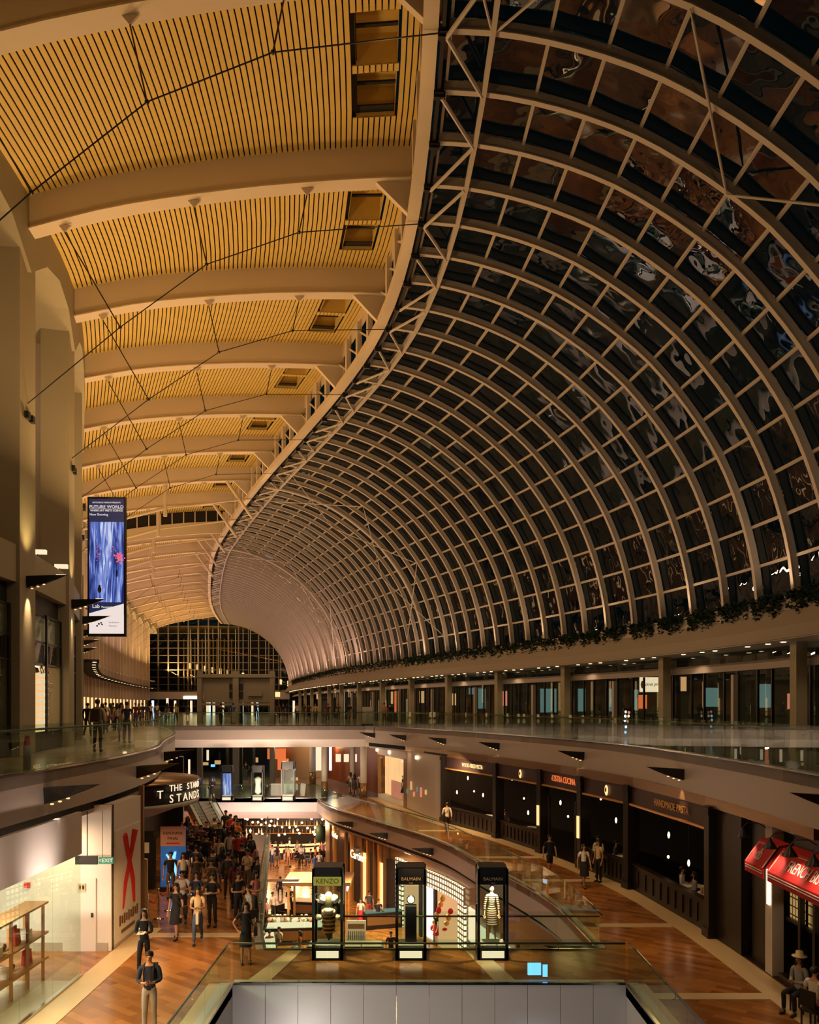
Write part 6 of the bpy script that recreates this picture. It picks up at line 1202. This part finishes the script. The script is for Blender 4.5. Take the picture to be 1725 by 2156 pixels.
for i in range(96):
    o = mobj('bottle', bt if random.random() < .45 else bt2); o.location = (bx - 4.2 + (i % 24) * .36 + random.uniform(-.08, .08), by + 3.75, L0 + (1.23, 1.93, 2.63, 3.33)[i // 24] + .0); o.scale = (1.3, 1.3, 1.2); tag(o, 'bottle on the glowing shelves behind the curved bar', 'bottle', 'bottles behind the bar')
gl = MB().ball((0, 0, 0), .1, 8, 6).mesh('globe', M['lamp'])
for i in range(46):
    r = thing('bar_pendant', 'small round pendant lamp glowing over the bar tables', 'lamp', (random.uniform(-15.5, -6.2), random.uniform(64.5, 73), L0 + random.uniform(1.5, 3.6)), 0, 'pendant lamps over the bar'); mobj('globe', gl, r); MB().tube([(0, 0, .1), (0, 0, .9)], .01, 4).build('cord', M['black'], r)
for x, y, e in ((-12, 68, 330), (-8.5, 67, 330), (-10, 72, 330)): lamp('POINT', (x, y, L0 + 3), e, WARM, size=.3)
random.seed(21)
for i in range(40):
    x = -15 + (i % 13) * .72 + random.uniform(-.15, .15); y = 65.4 + (i // 13) * 1.9 + random.uniform(-.3, .3)
    person(x, y, L0, R(random.choice((0, 180, 90, -90))), 'stand' if i % 3 == 0 else 'sit', ('hold', 'down', 'cross')[i % 3], i % 2, ('pink', 'cream', 'maroon', 'white', 'grey', 'orange')[i % 6], ('black', 'denim', 'brown')[i % 3], 'black', 'among the guests crowded around the bar', i % 2, group='guests around the bar')
o = MB().tube([(0, 0, 0), (0, 0, 1.8)], .05).ball((0, 0, 2.2), (.45, .45, .8), 8, 8).build('potted_tree', M['leaf'], None, True); o.location = (-7.4, 68, L0); tag(o, 'dark slender tree at the right end of the bar', 'tree')
# cosmetics and dessert counters, seating on the lower floor
def counter(x, y, w, d, rz, top, lab):
    t = thing('display_counter', lab, 'counter', (x, y, L0), rz); MB().box((0, 0, .45), (w, d, .9)).build('body', M['dwood'], t); MB().box((0, 0, 1.05), (w * .98, d * .95, .3)).build('glass_top', M['sglass'], t); MB().box((0, 0, .93), (w * .95, d * .9, .04)).build('lit_deck', top, t)
    MB().box((0, -d / 2 - .01, .5), (w * .9, .02, .5)).build('front_panel', M['bronze'], t); return t
counter(-6.0, 44.5, 3.6, 1.2, .1, M['whiteglow'], 'bright dessert counter covered with pastries below the balustrade'); counter(-5.6, 50, 3.0, 1.0, -.2, M['glow'], 'lit glass counter behind the dessert counter'); counter(-7.4, 41.5, 1.2, 3.2, .2, M['whiteglow'], 'glass counter beside the glass partition on the left'); counter(-3.2, 41.0, 3.8, 1.0, 0, M['glow'], 'long low counter behind the first display case')
counter(-1.6, 47.5, 2.2, .9, .3, M['tealglow'], 'small teal-lit glass counter behind the first and second cases')
random.seed(9)
for i in range(60):
    o = MB().ball((0, 0, 0), (random.uniform(.07, .14),) * 3, 7, 5).build('pastry', random.choice((M['white'], M['cream'], cmat('pink'), M['whiteglow']))); o.location = (-7.6 + random.random() * 3.3, 44.1 + random.random() * .9, L0 + 1.24 + random.random() * .12); tag(o, 'pale round pastry piled on the bright dessert counter', 'pastry', 'pastries on the dessert counter')
t = thing('food_kiosk', 'square kiosk with white canopy and lit sides on the lower floor', 'kiosk', (-5.2, 47.2, L0)); 
for sx in (-1.6, 1.6):
    for sy in (-1.2, 1.2): MB().box((sx, sy, 1.4), (.12, .12, 2.8)).build('post', M['gold'], t)
MB().box((0, 0, 2.85), (3.8, 3, .2)).build('canopy', M['bronze'], t); MB().box((1.7, 0, 2.6), (.06, 2.6, .35)).build('sign_panel', M['cool'], t)
t = thing('easel_sign', 'white framed sign with dark stripes standing on the lower floor', 'sign', (-2.75, 42.3, L0)); MB().box((0, 0, 1.0), (1.0, .06, 1.5)).build('board', M['white'], t); MB().box((0, -.03, 1.45), (.85, .02, .25)).build('picture', M['bronze'], t)
for i in range(9): MB().box((-.4 + i * .1, -.035, .85), (.035, .02, .7)).build('stripe', M['dwood'], t)
for i, (x, y) in enumerate(((-8.2, 46.5), (-7.5, 49), (-4.4, 39.6), (-6.5, 39.8), (-5.4, 39.3))):
    t = thing('lounge_chair', 'dark padded lounge chair on the lower floor ' + ('near the bar', 'beside the sofa customer', 'behind the first display case', 'left of the seated orange top', 'between the two seated guests')[i], 'chair', (x, y, L0), i); MB().box((0, 0, .3), (.7, .7, .3)).build('seat', M['dwood'], t); MB().box((0, .33, .6), (.7, .14, .6)).build('backrest', M['dwood'], t)
    for sx in (-.3, .3): MB().box((sx, 0, .5), (.1, .7, .2)).build('armrest', M['dwood'], t)
for x, y, e in ((-6, 43.5, 150), (-3, 46, 120), (-7, 48, 120), (-1, 44, 100)): lamp('AREA', (x, y, -7.6), e * 2, WARM2, (x, y, L0), 1)
o = MB().box((0, 0, 0), (.34, .06, .3)).box((.28, .02, -.05), (.12, .05, .3)).build('blue_reflection', M['blue']); o.location = (3.2, 21.0, L1 + .32); tag(o, 'small blue glow in place of a reflection low in the display bridge balustrade', 'screen')  # glowing block put in for a blue reflection in the balustrade glass
